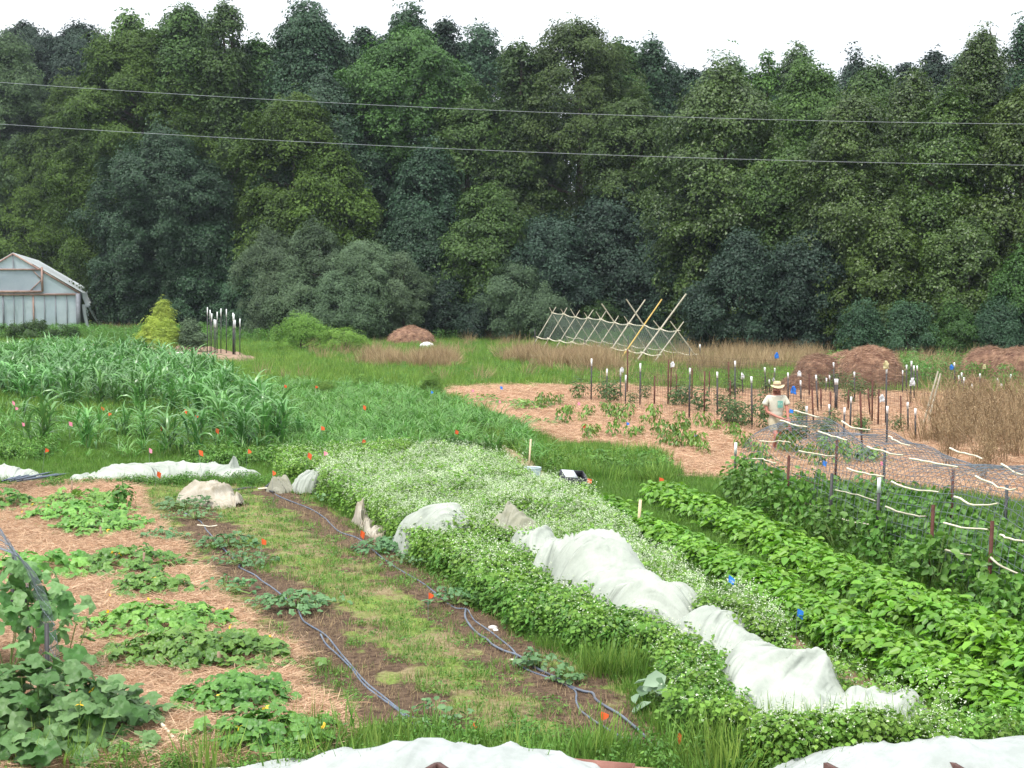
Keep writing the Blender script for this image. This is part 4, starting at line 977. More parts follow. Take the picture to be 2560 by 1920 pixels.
for k, q in enumerate(pl):
    p = at(q); s = gp.uniform(.75, 1.15); l = 'bushy young pepper plant growing on the straw before the wire fences'
    if k == 0: l = 'tallest dense pepper plant at the far left of its row on the straw'
    if k < 4: r_ = pp[k][0]; r_.location = tuple(p); r_.scale = (s,) * 3; r_['label'] = l
    else: r_ = copy_tree(*pp[k % 4], p, gp.uniform(0, 6), s, l)
    r_['group'] = 'pepper plants on the straw mulch'
clump('melon_plant', at(ZB(850, 945)), 'flat melon plant at the far left of the straw plot', 'melon plant', 'vine plants in the straw plot', 110, 1.1, 2.0, .25, .16, M_cuke, 501, 'oval')
clump('melon_plant', at(ZB(1080, 970)), 'narrow low melon plant in the middle of the far mulch', 'melon plant', 'vine plants in the straw plot', 70, .8, .8, .22, .15, M_cuke, 502, 'oval')
clump('melon_plant', at(ZB(1195, 1000)), 'round green plant next to the first peppers', 'melon plant', 'vine plants in the straw plot', 80, .55, .7, .35, .15, M_pep, 503, 'oval')
clump('melon_plant', at(ZB(1160, 1070)), 'sparse low plant below the round green one', 'melon plant', 'vine plants in the straw plot', 40, .7, .6, .2, .14, M_cuke, 504, 'oval')
clump('melon_plant', at(ZB(1335, 1098)), 'flat leafy plant left of the red flag', 'melon plant', 'vine plants in the straw plot', 60, .7, .5, .2, .14, M_cuke, 505, 'oval')
clump('melon_plant', at(ZC(1200, 1350)), 'light green plant under the wire tunnel between two sticks', 'melon plant', 'vine plants in the straw plot', 80, .5, .5, .45, .14, M_pep, 506, 'oval')
# tomatoes inside the fence rows
gt = np.random.default_rng(77)
tp = []
for k in range(3):
    r_ = thing('tomato_plant', (0, 0, 0), '', 'tomato plant')
    n = 150; d = rdir(gt, n); P = d * (gt.random(n) ** .4)[:, None] * [.38, .38, .42] + [0, 0, .45]
    lf = build('leaves', leaves(gt, 'narrow', P, norm(d + [0, 0, .8]), rdir(gt, n) - [0, 0, .3], gt.uniform(.09, .18, n), gt.uniform(.15, .25, n)), M_tom, r_)
    st = build('stems', [(*tube(np.array([[0, 0, 0], P[j] * [.4, .4, .7], P[j]]), .008, 4), 0) for j in range(7)], M_stem, r_)
    tp.append((r_, [lf, st]))
tl = [ZB(1540, 935), ZB(1690, 935), ZB(1735, 955), ZB(1760, 950), ZB(1880, 975), ZB(2150, 985), ZB(2190, 960), ZB(1960, 930), ZC(30, 990), ZC(140, 1020), ZC(345, 1100), ZC(375, 1110), ZC(310, 1090), ZC(420, 1120), ZC(555, 1140), ZC(520, 1060), ZC(730, 1200), ZC(780, 1100), ZC(770, 1060), ZC(920, 1200), ZC(940, 1230), ZC(1180, 1170), ZC(1160, 1150), ZC(700, 1210), ZC(800, 1210), ZC(260, 990), ZC(340, 920), ZC(900, 870), ZC(1010, 880), ZC(1110, 900), ZC(1170, 910), ZC(1240, 940), ZC(1400, 1150), ZC(980, 1110), ZC(1080, 960), ZC(560, 900)]
for k, q in enumerate(tl):
    p = at(q); s = gt.uniform(.7, 1.2); l = 'dark green bushy tomato plant at the foot of the wire fence rows'
    if k < 3: r_ = tp[k][0]; r_.location = tuple(p); r_.scale = (s,) * 3; r_['label'] = l
    else: r_ = copy_tree(*tp[k % 3], p, gt.uniform(0, 6), s, l)
    r_['group'] = 'tomato plants in the wire fence rows'
# lone tall weeds
for x, y, s, l in [(265, 1110, .55, 'single upright weed at the edge of straw and soil'), (1640, 1085, .95, 'bushy vine wrapped round the first tunnel post')]:
    r_ = thing('weed', at(V(x, y)), l, 'weed')
    g = np.random.default_rng(int(x)); n = 120
    d = rdir(g, n); P = d * (g.random(n) ** .5)[:, None] * [.26 * s / .55, .26 * s / .55, s * .55] + [0, 0, s * .6]
    build('leaves', leaves(g, 'oval', P, norm(d + [0, 0, .6]), rdir(g, n), g.uniform(.07, .13, n)), M_weed, r_)
    build('stem', [(*tube(np.array([[0, 0, 0], [.02, 0, s * .6], [0, .02, s * 1.1]]), .012, 5), 0)], M_stem, r_)
# brown dead bushes at right
gd = np.random.default_rng(55)
M_dead = surf('dead_stem', (.15, .10, .055), (.36, .26, .15), 5, .85, .1)
dp = []
for k in range(5):
    r_ = thing('dead_bush', (0, 0, 0), '', 'dead bush')
    lines = []; tips = []
    for j in range(13):
        a = gd.uniform(0, 6.28); h = gd.uniform(.8, 1.5); s = gd.uniform(.1, .5)
        p0 = np.array([gd.normal(0, .06), gd.normal(0, .06), 0]); p2 = np.array([math.cos(a) * s, math.sin(a) * s, h]); p1 = (p0 + p2) / 2 + gd.normal(0, .05, 3)
        l = spline([p0, p1, p2], 3); lines.append(l)
        for b in range(6):
            q = l[gd.integers(2, len(l))]; e = q + np.array([gd.normal(0, .15), gd.normal(0, .15), gd.uniform(.05, .3)]); lines.append(np.array([q, (q + e) / 2 + gd.normal(0, .02, 3), e])); tips.append(e); tips.append((q + e) / 2)
    st = build('stems', [(*wires(lines, .0065), 0)], M_dead, r_)
    T = np.array(tips); T = np.repeat(T, 4, 0) + gd.normal(0, .06, (len(T) * 4, 3)); T = T[gd.random(len(T)) < .22]; T[:, 2] = np.abs(T[:, 2])
    lf = build('withered_leaves', leaves(gd, 'narrow', T, rdir(gd, len(T)), rdir(gd, len(T)), gd.uniform(.04, .09, len(T)), gd.uniform(.04, .09, len(T))), M_dry, r_)
    dp.append((r_, [st, lf]))
DB = gpoly([(1990, 940), (2080, 900), (2300, 890), (2330, 1060), (2120, 1060), (2010, 1010), (1960, 975)])
Pd = []
for p in sample(gd, DB, 2500, 0, .2):
    if len(Pd) >= 42: break
    if all((p[0] - q[0]) ** 2 + (p[1] - q[1]) ** 2 > .28 for q in Pd): Pd.append(p)
for k, p in enumerate(Pd):
    s = gd.uniform(.75, 1.15); l = 'brown dried out bush standing right of the wire fence rows'
    if k < 5: r_ = dp[k][0]; r_.location = (p[0], p[1], 0); r_.scale = (s,) * 3; r_['label'] = l
    else: r_ = copy_tree(*dp[k % 5], (p[0], p[1], 0), gd.uniform(0, 6), s, l)
    r_['group'] = 'dead bushes at the right edge'
# ================================================================== BUILT THINGS
gs = np.random.default_rng(404)
def fabmat(name, c1, c2, trans, crease=.5):
    """thin spun cloth: creases run down from the crest (cloth coordinates), faint stains"""
    m, t, out = nodes(name); L = t.links.new
    b = t.nodes.new('ShaderNodeBsdfPrincipled'); b.inputs['Roughness'].default_value = .8; b.inputs['Specular IOR Level'].default_value = .15
    fo = t.nodes.new('ShaderNodeAttribute'); fo.attribute_name = 'fold'; tc_ = t.nodes.new('ShaderNodeTexCoord')
    st = t.nodes.new('ShaderNodeTexNoise'); st.inputs['Scale'].default_value = 2.6; st.inputs['Detail'].default_value = 6; st.inputs['Roughness'].default_value = .7
    rp = t.nodes.new('ShaderNodeValToRGB'); e = rp.color_ramp.elements; e[0].position = .36; e[0].color = (*c1, 1); e[1].position = .6; e[1].color = (*c2, 1)
    L(tc_.outputs['Object'], st.inputs['Vector']); L(st.outputs['Fac'], rp.inputs['Fac']); L(rp.outputs[0], b.inputs['Base Color'])
    prev = None
    for sc, dist in ((1.15, .10), (2.9, .045), (8, .012)):
        n = t.nodes.new('ShaderNodeTexNoise'); n.inputs['Scale'].default_value = sc; n.inputs['Detail'].default_value = 1.5; n.inputs['Distortion'].default_value = .5
        s1 = t.nodes.new('ShaderNodeMath'); s1.operation = 'SUBTRACT'; s1.inputs[1].default_value = .5
        ab = t.nodes.new('ShaderNodeMath'); ab.operation = 'ABSOLUTE'
        rr = t.nodes.new('ShaderNodeMapRange'); rr.inputs[1].default_value = 0; rr.inputs[2].default_value = .16; rr.inputs[3].default_value = 1; rr.inputs[4].default_value = 0; rr.interpolation_type = 'SMOOTHSTEP'
        bp = t.nodes.new('ShaderNodeBump'); bp.inputs['Strength'].default_value = crease; bp.inputs['Distance'].default_value = dist
        L(fo.outputs['Vector'], n.inputs['Vector']); L(n.outputs['Fac'], s1.inputs[0]); L(s1.outputs[0], ab.inputs[0]); L(ab.outputs[0], rr.inputs[0]); L(rr.outputs[0], bp.inputs['Height'])
        if prev: L(prev.outputs[0], bp.inputs['Normal'])
        prev = bp
    L(prev.outputs[0], b.inputs['Normal'])
    tr = t.nodes.new('ShaderNodeBsdfTranslucent'); ms = t.nodes.new('ShaderNodeMixShader'); ms.inputs[0].default_value = trans
    L(rp.outputs[0], tr.inputs['Color']); L(b.outputs[0], ms.inputs[1]); L(tr.outputs[0], ms.inputs[2]); L(ms.outputs[0], out.inputs['Surface']); return m
M_fab = fabmat('row_cover_fabric', (.34, .37, .32), (.45, .48, .42), .2)
M_fabs = fabmat('smooth_cover_fabric', (.31, .335, .315), (.40, .42, .405), .15, .2)
M_fabd = fabmat('dirty_cover_fabric', (.30, .295, .21), (.43, .42, .34), .3)
M_rag = fabmat('cotton_rag', (.27, .23, .16), (.44, .40, .33), .1)
M_pipe = surf('blue_grey_pipe', (.075, .095, .135), (.14, .17, .215), 4, .6, .3)
M_black = surf('black_plastic', (.015, .015, .02), (.03, .03, .04), 4, .45, .5)
M_wire = surf('galvanised_wire', (.20, .22, .26), (.32, .34, .38), 4, .5, .5, metal=.3)
M_rwire = surf('rusty_wire', (.09, .06, .045), (.16, .11, .09), 4, .7, .3)
M_stick = surf('peeled_stick', (.55, .49, .35), (.70, .65, .52), 5, .6, .3, .3)
M_bamboo = surf('bamboo_pole', (.34, .30, .22), (.52, .48, .38), 4, .6, .3, .3)
M_bamy = surf('yellow_bamboo', (.50, .34, .10), (.62, .44, .14), 4, .6, .3)
M_post = surf('dark_steel_post', (.025, .03, .035), (.06, .05, .05), 6, .6, .4)
M_rust = surf('rusty_steel_post', (.07, .028, .022), (.13, .055, .042), 6, .8, .2)
M_white = surf('white_paint', (.74, .76, .76), (.84, .86, .86), 5, .6, .3)
M_wood = surf('weathered_wood', (.22, .15, .10), (.36, .26, .19), 9, .85, .15, .3)
M_dwood = surf('dark_brown_board', (.06, .03, .025), (.12, .065, .055), 7, .7, .2, .3)
M_lwood = surf('fresh_wood', (.60, .45, .28), (.72, .58, .40), 7, .75, .2, .2)

def cover(name, label, spine, hs, wd, mat, seed, conv=V, sub=26, nt=44, fold=1.0, cat='row cover', group=None, end=.16, flare=.12, zoff=0.0, hoops=None):
    """thin cloth laid over low hoops along a ground line: spine in photo points, crest heights hs, half widths wd"""
    S = np.array([at(conv(*p)) for p in spine])
    c = spline(S, sub); m = len(c)
    u = np.linspace(0, 1, m); us = np.linspace(0, 1, len(S))
    h = np.interp(u, us, hs); wv_ = np.interp(u, us, wd)
    k = 7; ker = np.ones(k) / k; h = np.convolve(np.pad(h, k // 2, 'edge'), ker, 'valid')
    tn = norm(np.gradient(c, axis=0)); lat = np.stack([tn[:, 1], -tn[:, 0], np.zeros(m)], 1)
    arc = np.concatenate([[0], np.cumsum(np.linalg.norm(np.diff(c, axis=0), axis=1))])
    e = np.clip(np.minimum(arc, arc[-1] - arc) / max(end, .01), 0, 1) ** .5
    t = np.linspace(-1, 1, nt)
    A, T = np.meshgrid(arc, t, indexing='ij')
    prof = np.clip(1 - np.abs(T) ** 2.4, 0, 1) ** .8
    Hm = (h * e)[:, None]
    drag = A + T * (.55 * np.sin(A * 1.1 + seed) + .2 * np.sin(A * 2.7))
    r1 = (1 - np.abs(2 * fbm(drag * 1.9 + seed, T * .45 + 7, seed, 2) - 1)) ** 2.2
    r2 = (1 - np.abs(2 * fbm(drag * 5.2 + T * .6, T * .5 + 3, seed + 4, 2) - 1)) ** 3
    big = fbm(A * .9, T * .8 + 11, seed + 8, 2) - .5
    z = Hm * prof + fold * ((r1 - .45) * .55 * Hm ** .5 * (.35 + .65 * np.abs(T)) * prof ** .5 + (r2 - .35) * .11 * prof ** .4 + big * .22 * Hm * prof)
    side = wv_[:, None] * (T + fold * flare * np.sin(A * 5 + seed + fbm(A * 2, T * 0, seed) * 6)[:, :] * np.abs(T) ** 3 + fold * .12 * (fbm(A * 1.3, T * 0 + 5, seed + 2) - .5))
    z = np.maximum(z, 0) + .02 * np.sin(A * 9 + seed) * np.abs(T) ** 6 * fold + .03 + zoff
    P = c[:, None, :2] + side[..., None] * lat[:, None, :2]
    z = z + gz(P[..., 0], P[..., 1])
    Vv = np.concatenate([P, z[..., None]], -1).reshape(-1, 3)
    i = (np.arange(m - 1)[:, None] * nt + np.arange(nt - 1)[None]).ravel()
    o = build(name, [(Vv, np.stack([i, i + 1, i + nt + 1, i + nt], 1))], mat, smooth=True, origin=c[0])
    fa = o.data.attributes.new('fold', 'FLOAT_VECTOR', 'POINT'); fa.data.foreach_set('vector', np.stack([drag, T * .22 * wv_[:, None], np.full(A.shape, seed * 3.7)], -1).astype(np.float32).ravel())
    return tag(o, label, cat, group)
GR = 'white fabric row covers'
cover('row_cover', 'longest white row cover draped over hoops in humps from the centre to lower right',
      [(1120, 1218), (1160, 1236), (1200, 1256), (1225, 1275), (1290, 1312), (1350, 1345), (1395, 1362), (1440, 1388), (1475, 1410), (1520, 1432), (1580, 1462), (1625, 1492), (1650, 1520), (1700, 1545), (1770, 1570), (1850, 1588), (1930, 1608), (1985, 1625)],
      [.40, .58, .42, .60, .82, .60, .58, .60, .22, .70, .62, .42, .62, .55, .36, .42, .34, .06], [.3, .36, .34, .52, .62, .56, .56, .5, .38, .56, .54, .5, .6, .76, .8, .76, .62, .35], M_fab, 3, group=GR, sub=16, nt=60, end=.3)
cover('row_cover', 'small yellowish hooded hump of fabric at the far end of the long white cover', [(1078, 1197), (1100, 1203), (1130, 1210), (1165, 1220)], [.42, .78, .74, .36], [.3, .38, .4, .3], M_fabd, 5, group=GR)
cover('row_cover', 'single white hump of fabric among the flowers left of centre', [(880, 1186), (920, 1196), (970, 1203), (1025, 1210)], [.42, .70, .74, .46], [.36, .5, .5, .4], M_fab, 6, group=GR, fold=.6)
cover('row_cover', 'white fabric lump where the weeds meet the flowering bed at the far end', [(632, 1064), (655, 1062), (690, 1056), (722, 1052)], [.2, .30, .36, .24], [.26, .3, .36, .3], M_fab, 7, group=GR, fold=.7)
cover('row_cover', 'greyish scrap of fabric beside the orange flag at the corner of the soil bed', [(588, 1062), (604, 1064), (622, 1066)], [.14, .3, .14], [.2, .26, .2], M_fabd, 8, group=GR)
cover('row_cover', 'long low white row cover half hidden in weeds behind the straw at left', [(150, 1042), (215, 1038), (260, 1034), (330, 1032), (400, 1033), (470, 1034), (520, 1036), (560, 1038)], [.10, .19, .28, .26, .28, .26, .24, .12], [.4, .5, .6, .6, .6, .6, .5, .4], M_fab, 9, group=GR, fold=.5)
cover('row_cover', 'white row cover cut by the left edge of the picture', [(-60, 1034), (0, 1034), (35, 1036), (75, 1044)], [.24, .26, .22, .1], [.5, .5, .5, .3], M_fab, 10, group=GR, fold=.5)
cover('row_cover', 'tiny peaked tip of fabric standing up behind the crumpled cloth', [(495, 1036), (504, 1035), (514, 1036)], [.2, .62, .2], [.2, .16, .2], M_fab, 12, group=GR, fold=.4)
cover('row_cover', 'smooth white row cover along the bottom edge, left of the cardboard box', [(330, 1712), (480, 1708), (640, 1702), (760, 1700), (900, 1700), (1050, 1704), (1200, 1710), (1330, 1714)], [.08, .13, .16, .30, .34, .31, .24, .16], [.3, .4, .5, .5, .5, .5, .5, .4], M_fabs, 13, group=GR, fold=.35, sub=24)
cover('row_cover', 'smooth white row cover in the lower right corner behind the dark boards', [(1640, 1706), (1760, 1706), (1850, 1702), (1960, 1702), (2080, 1704), (2212, 1704), (2360, 1704)], [.08, .22, .28, .31, .38, .40, .38], [.3, .45, .5, .5, .55, .55, .5], M_fabs, 14, group=GR, fold=.35, sub=24)
cover('cloth_scrap', 'crumpled cream cloth heap with sticks at the far end of the soil bed', [(400, 1076), (430, 1082), (460, 1088), (512, 1096)], [.10, .26, .22, .05], [.28, .4, .44, .36], M_rag, 15, cat='cloth', fold=1.6)
cover('cloth_scrap', 'twisted grey-white rag standing up beside the flowering bed', [(768, 1128), (778, 1132), (788, 1138), (806, 1152)], [.1, .36, .18, .05], [.12, .08, .12, .12], M_rag, 16, cat='cloth', fold=1.4)
cover('cloth_scrap', 'flat dirty rag lying right below the twisted rag', [(788, 1140), (805, 1152), (822, 1164), (840, 1172)], [.04, .09, .10, .04], [.1, .18, .2, .12], M_rag, 17, cat='cloth', fold=1.4)
o = at(V(1985, 1612)); 
cover('cloth_scrap', 'thin transparent-looking veil of fabric behind the right end of the long cover', [(1950, 1590), (1975, 1592), (2000, 1600)], [.25, .36, .1], [.18, .2, .2], M_fabd, 18, cat='cloth')

def ground_tube(name, label, pts, r, mat, cat, group=None, z=.035, closed=None):
    P = spline(np.array([at(p) for p in pts]), 6)
    P[:, 2] = gz(P[:, 0], P[:, 1]) + z
    v, f = tube(P, r, 7, False)
    o = build(name, [(v, f)], mat, smooth=True, origin=P[0]); return tag(o, label, cat, group)
GP = 'irrigation pipes on the soil bed'
ground_tube('irrigation_pipe', 'long blue-grey pipe running down the left side of the soil bed', HOSE_A, .011, M_pipe, 'pipe', GP, .05)
ground_tube('irrigation_pipe', 'short blue-grey pipe running beside the left pipe at its near end', HOSE_A2, .0105, M_pipe, 'pipe', GP, .05)
ground_tube('irrigation_pipe', 'long blue-grey pipe snaking down the right side of the soil bed', HOSE_B, .0105, M_pipe, 'pipe', GP, .05)
ground_tube('irrigation_pipe', 'thin dark pipe branching off and crossing the right blue-grey pipe', HOSE_B2, .014, surf('dark_pipe', (.05, .055, .075), (.14, .17, .22), 1.2, .45, .5), 'pipe', GP, .06)
ground_tube('irrigation_pipe', 'black pipe lying across the far end of the soil bed', [Z3(60, 370), Z3(170, 372), Z3(250, 362), Z3(345, 358)], .03, M_black, 'pipe', GP, .05)
ground_tube('irrigation_pipe', 'bent black pipe end at the far right corner of the soil bed', [Z3(500, 405), Z3(430, 375), Z3(450, 350), Z3(478, 325)], .024, M_black, 'pipe', GP, .08)
ground_tube('irrigation_pipe', 'dark pipe at the far corner of the straw beside the cucumber mound', [Z1(730, 370), Z1(790, 400), Z1(860, 415), Z1(940, 440)], .02, M_pipe, 'pipe', GP, .07)
ground_tube('irrigation_pipe', 'short pipe end next to the first wooden stake on the straw', [Z1(925, 850), Z1(900, 890), Z1(895, 925), Z1(910, 945)], .014, M_pipe, 'pipe', GP, .09)

def stick(name, label, a, b, r, mat, cat='stick', group=None, sag=0.0, wob=.02, seed=0, n=8):
    g = np.random.default_rng(seed + int(abs(a[0]) * 100))
    t = np.linspace(0, 1, n)[:, None]
    P = np.asarray(a) * (1 - t) + np.asarray(b) * t
    P[:, 2] -= sag * (4 * t * (1 - t))[:, 0]
    P += np.cumsum(g.normal(0, wob, (n, 3)), 0) * (np.sin(math.pi * t)) ** .7
    v, f = tube(P, np.linspace(r, r * .72, n), 6)
    o = build(name, [(v, f)], mat, smooth=True, origin=P[0]); return tag(o, label, cat, group)
def gst(name, label, p, q, r, mat, z=.07, **k): return stick(name, label, at(p) + [0, 0, z], at(q) + [0, 0, z], r, mat, wob=.006, **k)
gst('stick', 'white stick lying across the left pipe halfway up the soil bed', Z1(1705, 707), Z1(1878, 709), .013, M_stick, .08)
gst('stick', 'white stick lying under the right pipe near the squash seedling', Z6(765, 540), Z6(1010, 562), .014, M_stick, .04)
gst('stick', 'pale stick at the far right corner of the soil bed', Z3(365, 380), Z3(500, 383), .02, M_stick, .06)
gst('stick', 'grey stick poking out under the crumpled cloth', Z1(1780, 450), Z1(2060, 485), .03, M_wood, .06)
gst('stick', 'second grey stick under the near side of the crumpled cloth', Z1(1740, 455), Z1(2000, 505), .02, M_wood, .05)
gst('pole', 'long pale peeled pole lying on the straw beside the big squash plant', Z2(1175, 980), Z2(1720, 1495), .022, M_stick, .12, cat='pole')
for p, h, wd, l in [(Z1(865, 830), .28, .03, 'first wooden stake in front of the bright cucumber mound'), (Z1(1012, 900), .12, .035, 'low wooden stake top behind the round cucumber mound'), (Z1(1238, 1105), .34, .03, 'grey stake top between the round mound and the small mound'),
                 (Z2(465, 1290), .3, .05, 'thick wooden stake before the mound with broad leaves'), (Z4(180, 745), .26, .04, 'reddish stake at the near edge of the largest mound'), (Z5(1432, 770), .62, .045, 'fresh pale wooden stake standing in the flowers'), (Z5(487, 240), .8, .035, 'thin tan stake beside the pale bucket'), (Z1(618, 430), .34, .03, 'small brown stake among the far cucumber leaves')]:
    b = at(p); o = build('wooden_stake', [box([0, 0, h / 2 - .03], [wd, wd * .5, h + .06])], M_lwood if 'pale' in l or 'tan' in l else M_wood, origin=None); o.location = tuple(b); o.rotation_euler = (.06, .04, .5); tag(o, l, 'stake', 'wooden stakes in the beds')
# marker flags
FC = {'orange': surf('orange_flag', (.80, .12, .03), (.85, .16, .05), 5, .6, .3, 0, .25), 'blue': surf('blue_flag', (.03, .20, .72), (.05, .28, .85), 5, .6, .3, 0, .25), 'pink': surf('pink_flag', (.92, .25, .38), (.95, .35, .45), 5, .6, .3, 0, .25), 'red': surf('red_flag', (.85, .04, .04), (.9, .06, .05), 5, .6, .3, 0, .25)}
FLG = [(ZA(597, 928), 'pink', 'in front of the torn plastic of the greenhouse'), (ZA(1040, 940), 'orange', 'at the back edge of the bare dirt patch'), (ZA(73, 1300), 'pink', 'highest of the flags at the left edge of the corn'), (ZA(93, 1340), 'pink', 'just below another flag at the left edge of the corn'),
 (ZA(170, 1440), 'pink', 'beside the leftmost loose corn plant'), (ZA(452, 1437), 'pink', 'between the two leftmost loose corn plants'), (ZA(705, 1378), 'orange', 'in the corn before the middle of the block'), (ZA(655, 1340), 'orange', 'half hidden in the corn block'), (ZA(1178, 1352), 'orange', 'upper of a pair right of the middle of the corn'), (ZA(1258, 1393), 'orange', 'lower of a pair right of the middle of the corn'),
 (ZA(1053, 1470), 'orange', 'largest flag inside the corn rows'), (ZA(1380, 1478), 'orange', 'among the right corn plants of the front row'), (ZA(262, 1605), 'orange', 'at the foot of the leftmost corn plant'), (ZA(962, 1610), 'pink', 'below the middle corn plants at the weed edge'), (ZA(1300, 1622), 'orange', 'third along the weed edge below the corn'), (ZA(1570, 1612), 'orange', 'fourth along the weed edge below the corn'),
 (ZA(1818, 1195), 'orange', 'at the back of the millet, middle of three'), (ZA(1610, 1188), 'pink', 'at the back right tip of the corn'), (ZA(2027, 1203), 'orange', 'at the back of the millet, right of three'), (ZA(2080, 1467), 'orange', 'in the middle of the young millet'), (ZA(1948, 1633), 'orange', 'in dark weeds left of the flowering bed'), (ZA(2083, 1630), 'pink', 'pale one in dark weeds left of the flowering bed'),
 (ZA(210, 900), 'blue', 'in front of the greenhouse wall'), (ZA(1337, 992), 'blue', 'on the bare dirt patch'), (ZB(578, 875), 'blue', 'beside the round weed bush at the corner of the straw plot'), (ZB(838, 862), 'pink', 'at the back left of the straw plot'), (ZB(1035, 845), 'blue', 'at the back edge of the straw plot'), (ZB(1016, 938), 'pink', 'between two low melon plants'),
 (ZB(1520, 945), 'pink', 'at the start of the wire fence'), (ZB(1555, 1087), 'red', 'bright red among the peppers'), (ZB(1850, 1080), 'blue', 'among the middle peppers'), (ZB(707, 1123), 'orange', 'pale one in the millet by the dry path'), (ZB(133, 967), 'orange', 'faint one in the back millet'), (ZB(100, 1180), 'orange', 'faint one in the front millet'),
 (ZB(1602, 1445), 'orange', 'on the grass right of the black crate'), (ZB(2058, 1440), 'orange', 'on the grass at the head of the bean rows'), (ZC(112, 1160), 'blue', 'among peppers left of the person'), (ZC(445, 1197), 'pink', 'just left of the person at the last peppers'), (ZC(912, 1327), 'blue', 'under the wire tunnel on the straw'), (ZC(1297, 1335), 'pink', 'under the wire tunnel next to a green plant'), (ZC(705, 995), 'blue', 'right beside the person at arm height'),
 (Z1(1335, 218), 'orange', 'in front of the long low white cover'), (Z3(493, 218), 'orange', 'above the greyish scrap at the bed corner'), (Z3(393, 808), 'orange', 'alone in the middle of the soil bed'), (Z3(1217, 728), 'orange', 'on the right pipe below the rag'), (Z3(1832, 1280), 'orange', 'on the right pipe where it forks'), (Z5(2135, 1115), 'blue', 'in the flowers near the dirt path, farther one'), (Z6(388, 1038), 'orange', 'fallen over at the near left end of the soil bed'),
 (Z6(1572, 995), 'orange', 'largest near flag between the two pipes'), (Z6(2130, 1150), 'orange', 'tilted in the weeds at the near right corner of the soil bed'), (Z8(748, 78), 'blue', 'by the dirt path, nearer one')]
CN = {'orange': 'orange', 'blue': 'bright blue', 'pink': 'pinkish', 'red': 'red'}
for k, (p, c, l) in enumerate(FLG):
    far = at(p, .3)[1]
    hz = .62 if ('corn' in l or 'millet' in l or 'weeds' in l) and far > 25 else (.75 if 'flowers' in l else .32)
    if 'arm height' in l: hz = 1.0
    if 'fallen' in l or 'tilted' in l: hz = .12
    q = at(p, hz); lean = gs.normal(0, .15)
    r_ = thing('marker_flag', (q[0], q[1], 0), CN[c] + ' marker flag ' + l, 'marker flag', 'little marker flags')
    w_ = .075 if far < 25 else .09; h_ = .09 if far < 25 else .10
    F = []; a = gs.uniform(-.6, .6)
    for j in range(5):
        s = j / 4; F += [[.004 + w_ * s * math.cos(a), w_ * s * math.sin(a) + .012 * math.sin(s * 5), hz + h_ / 2 - .035 * s], [.004 + w_ * s * math.cos(a) * .92, w_ * s * math.sin(a) + .012 * math.sin(s * 5 + 1), hz - h_ / 2 + (.03 - .04 * (k % 3)) * s]]
    F = np.array(F); build('flag', [(F, np.array([[2 * j, 2 * j + 1, 2 * j + 3, 2 * j + 2] for j in range(4)]))], FC[c], r_, smooth=True)
    build('wire_stake', [(*tube(np.array([[0, 0, -.05], [0, 0, hz + h_ / 2]]), .0022, 4), 0)], M_wire, r_)
    r_.rotation_euler = (lean * .5, lean if hz > .2 else .5, 0)

# steel fence posts
def make_post(base, topz, dx, dy, mat, label, group, tip=True, tiplen=.16, thick=1.0):
    r_ = thing('steel_post', base, label, 'fence post', group)
    top = np.array([dx, dy, topz]); b = np.array([0, 0, -.05])
    tb = b + (top - b) * (1 - tiplen / max(topz, .3)) if tip else top
    build('shaft', [beam(b, tb, .042 * thick, .008), beam(b + [0, .016, 0], tb + [0, .016, -.003], .009, .030 * thick)], mat, r_)
    if tip: build('painted_tip', [beam(tb, top, .046 * thick, .012), beam(tb + [0, .017, 0], top + [0, .017, -.003], .012, .034 * thick)], M_white, r_)
    return r_
def px_post(p_top, p_bot, mat, label, group, tip=True, tl=.16):
    b = at(p_bot); t = aty(p_top, b[1] - .02)
    return make_post(b, t[2], t[0] - b[0], 0, mat, label, group, tip, tl, 1.15 if b[1] > 30 else 1.0)
GD_, GRU = 'dark steel posts of the wire fence rows', 'rusty steel posts of the wire fence rows'
for t in [(65, 720, 1060), (160, 740, 1040, 'r'), (240, 745, 1050), (190, 740, 900, 'r'), (78, 720, 940, 'r'), (312, 680, 900, 'r'), (355, 675, 1005), (325, 800, 1000, 'r'), (398, 750, 900), (460, 775, 1130), (545, 715, 900), (610, 720, 830), (575, 795, 900), (695, 750, 950), (128, 570, 690), (776, 800, 960), (832, 760, 920, 'r'), (875, 765, 1020), (988, 685, 900), (1000, 790, 1000), (1013, 790, 1010), (1122, 745, 950), (963, 765, 880), (943, 785, 890), (850, 850, 1100, 'r'), (960, 955, 1110), (906, 850, 1010, 'r'), (968, 870, 1050, 'r'),
          (1160, 870, 1290, 'r'), (1102, 905, 1130), (1060, 975, 1190), (1330, 715, 1110), (1335, 965, 1230), (1240, 800, 1090, 'r'), (1280, 855, 1110, 'r'), (1434, 735, 900), (1458, 700, 900), (1490, 675, 960), (1505, 705, 940), (1525, 705, 900), (1515, 980, 1200), (1420, 900, 1130, 'r'), (1465, 940, 1150), (1765, 685, 860), (1795, 770, 900), (1812, 750, 870), (1828, 780, 1000), (1930, 755, 870), (1878, 820, 920), (2043, 785, 900), (2068, 820, 900), (1715, 900, 1100, 'r'), (2128, 760, 870), (815, 965, 1200), (1210, 850, 1050, 'r'), (1085, 860, 1010, 'r')]:
    rust = len(t) > 3
    px_post(ZC(t[0], t[1]), ZC(t[0] + gs.normal(0, 6), t[2]), M_rust if rust else M_post, 'rusty reddish steel post without a painted tip in the wire fence rows' if rust else 'dark steel post with a white tip in the wire fence rows', GRU if rust else GD_, not rust, .18)
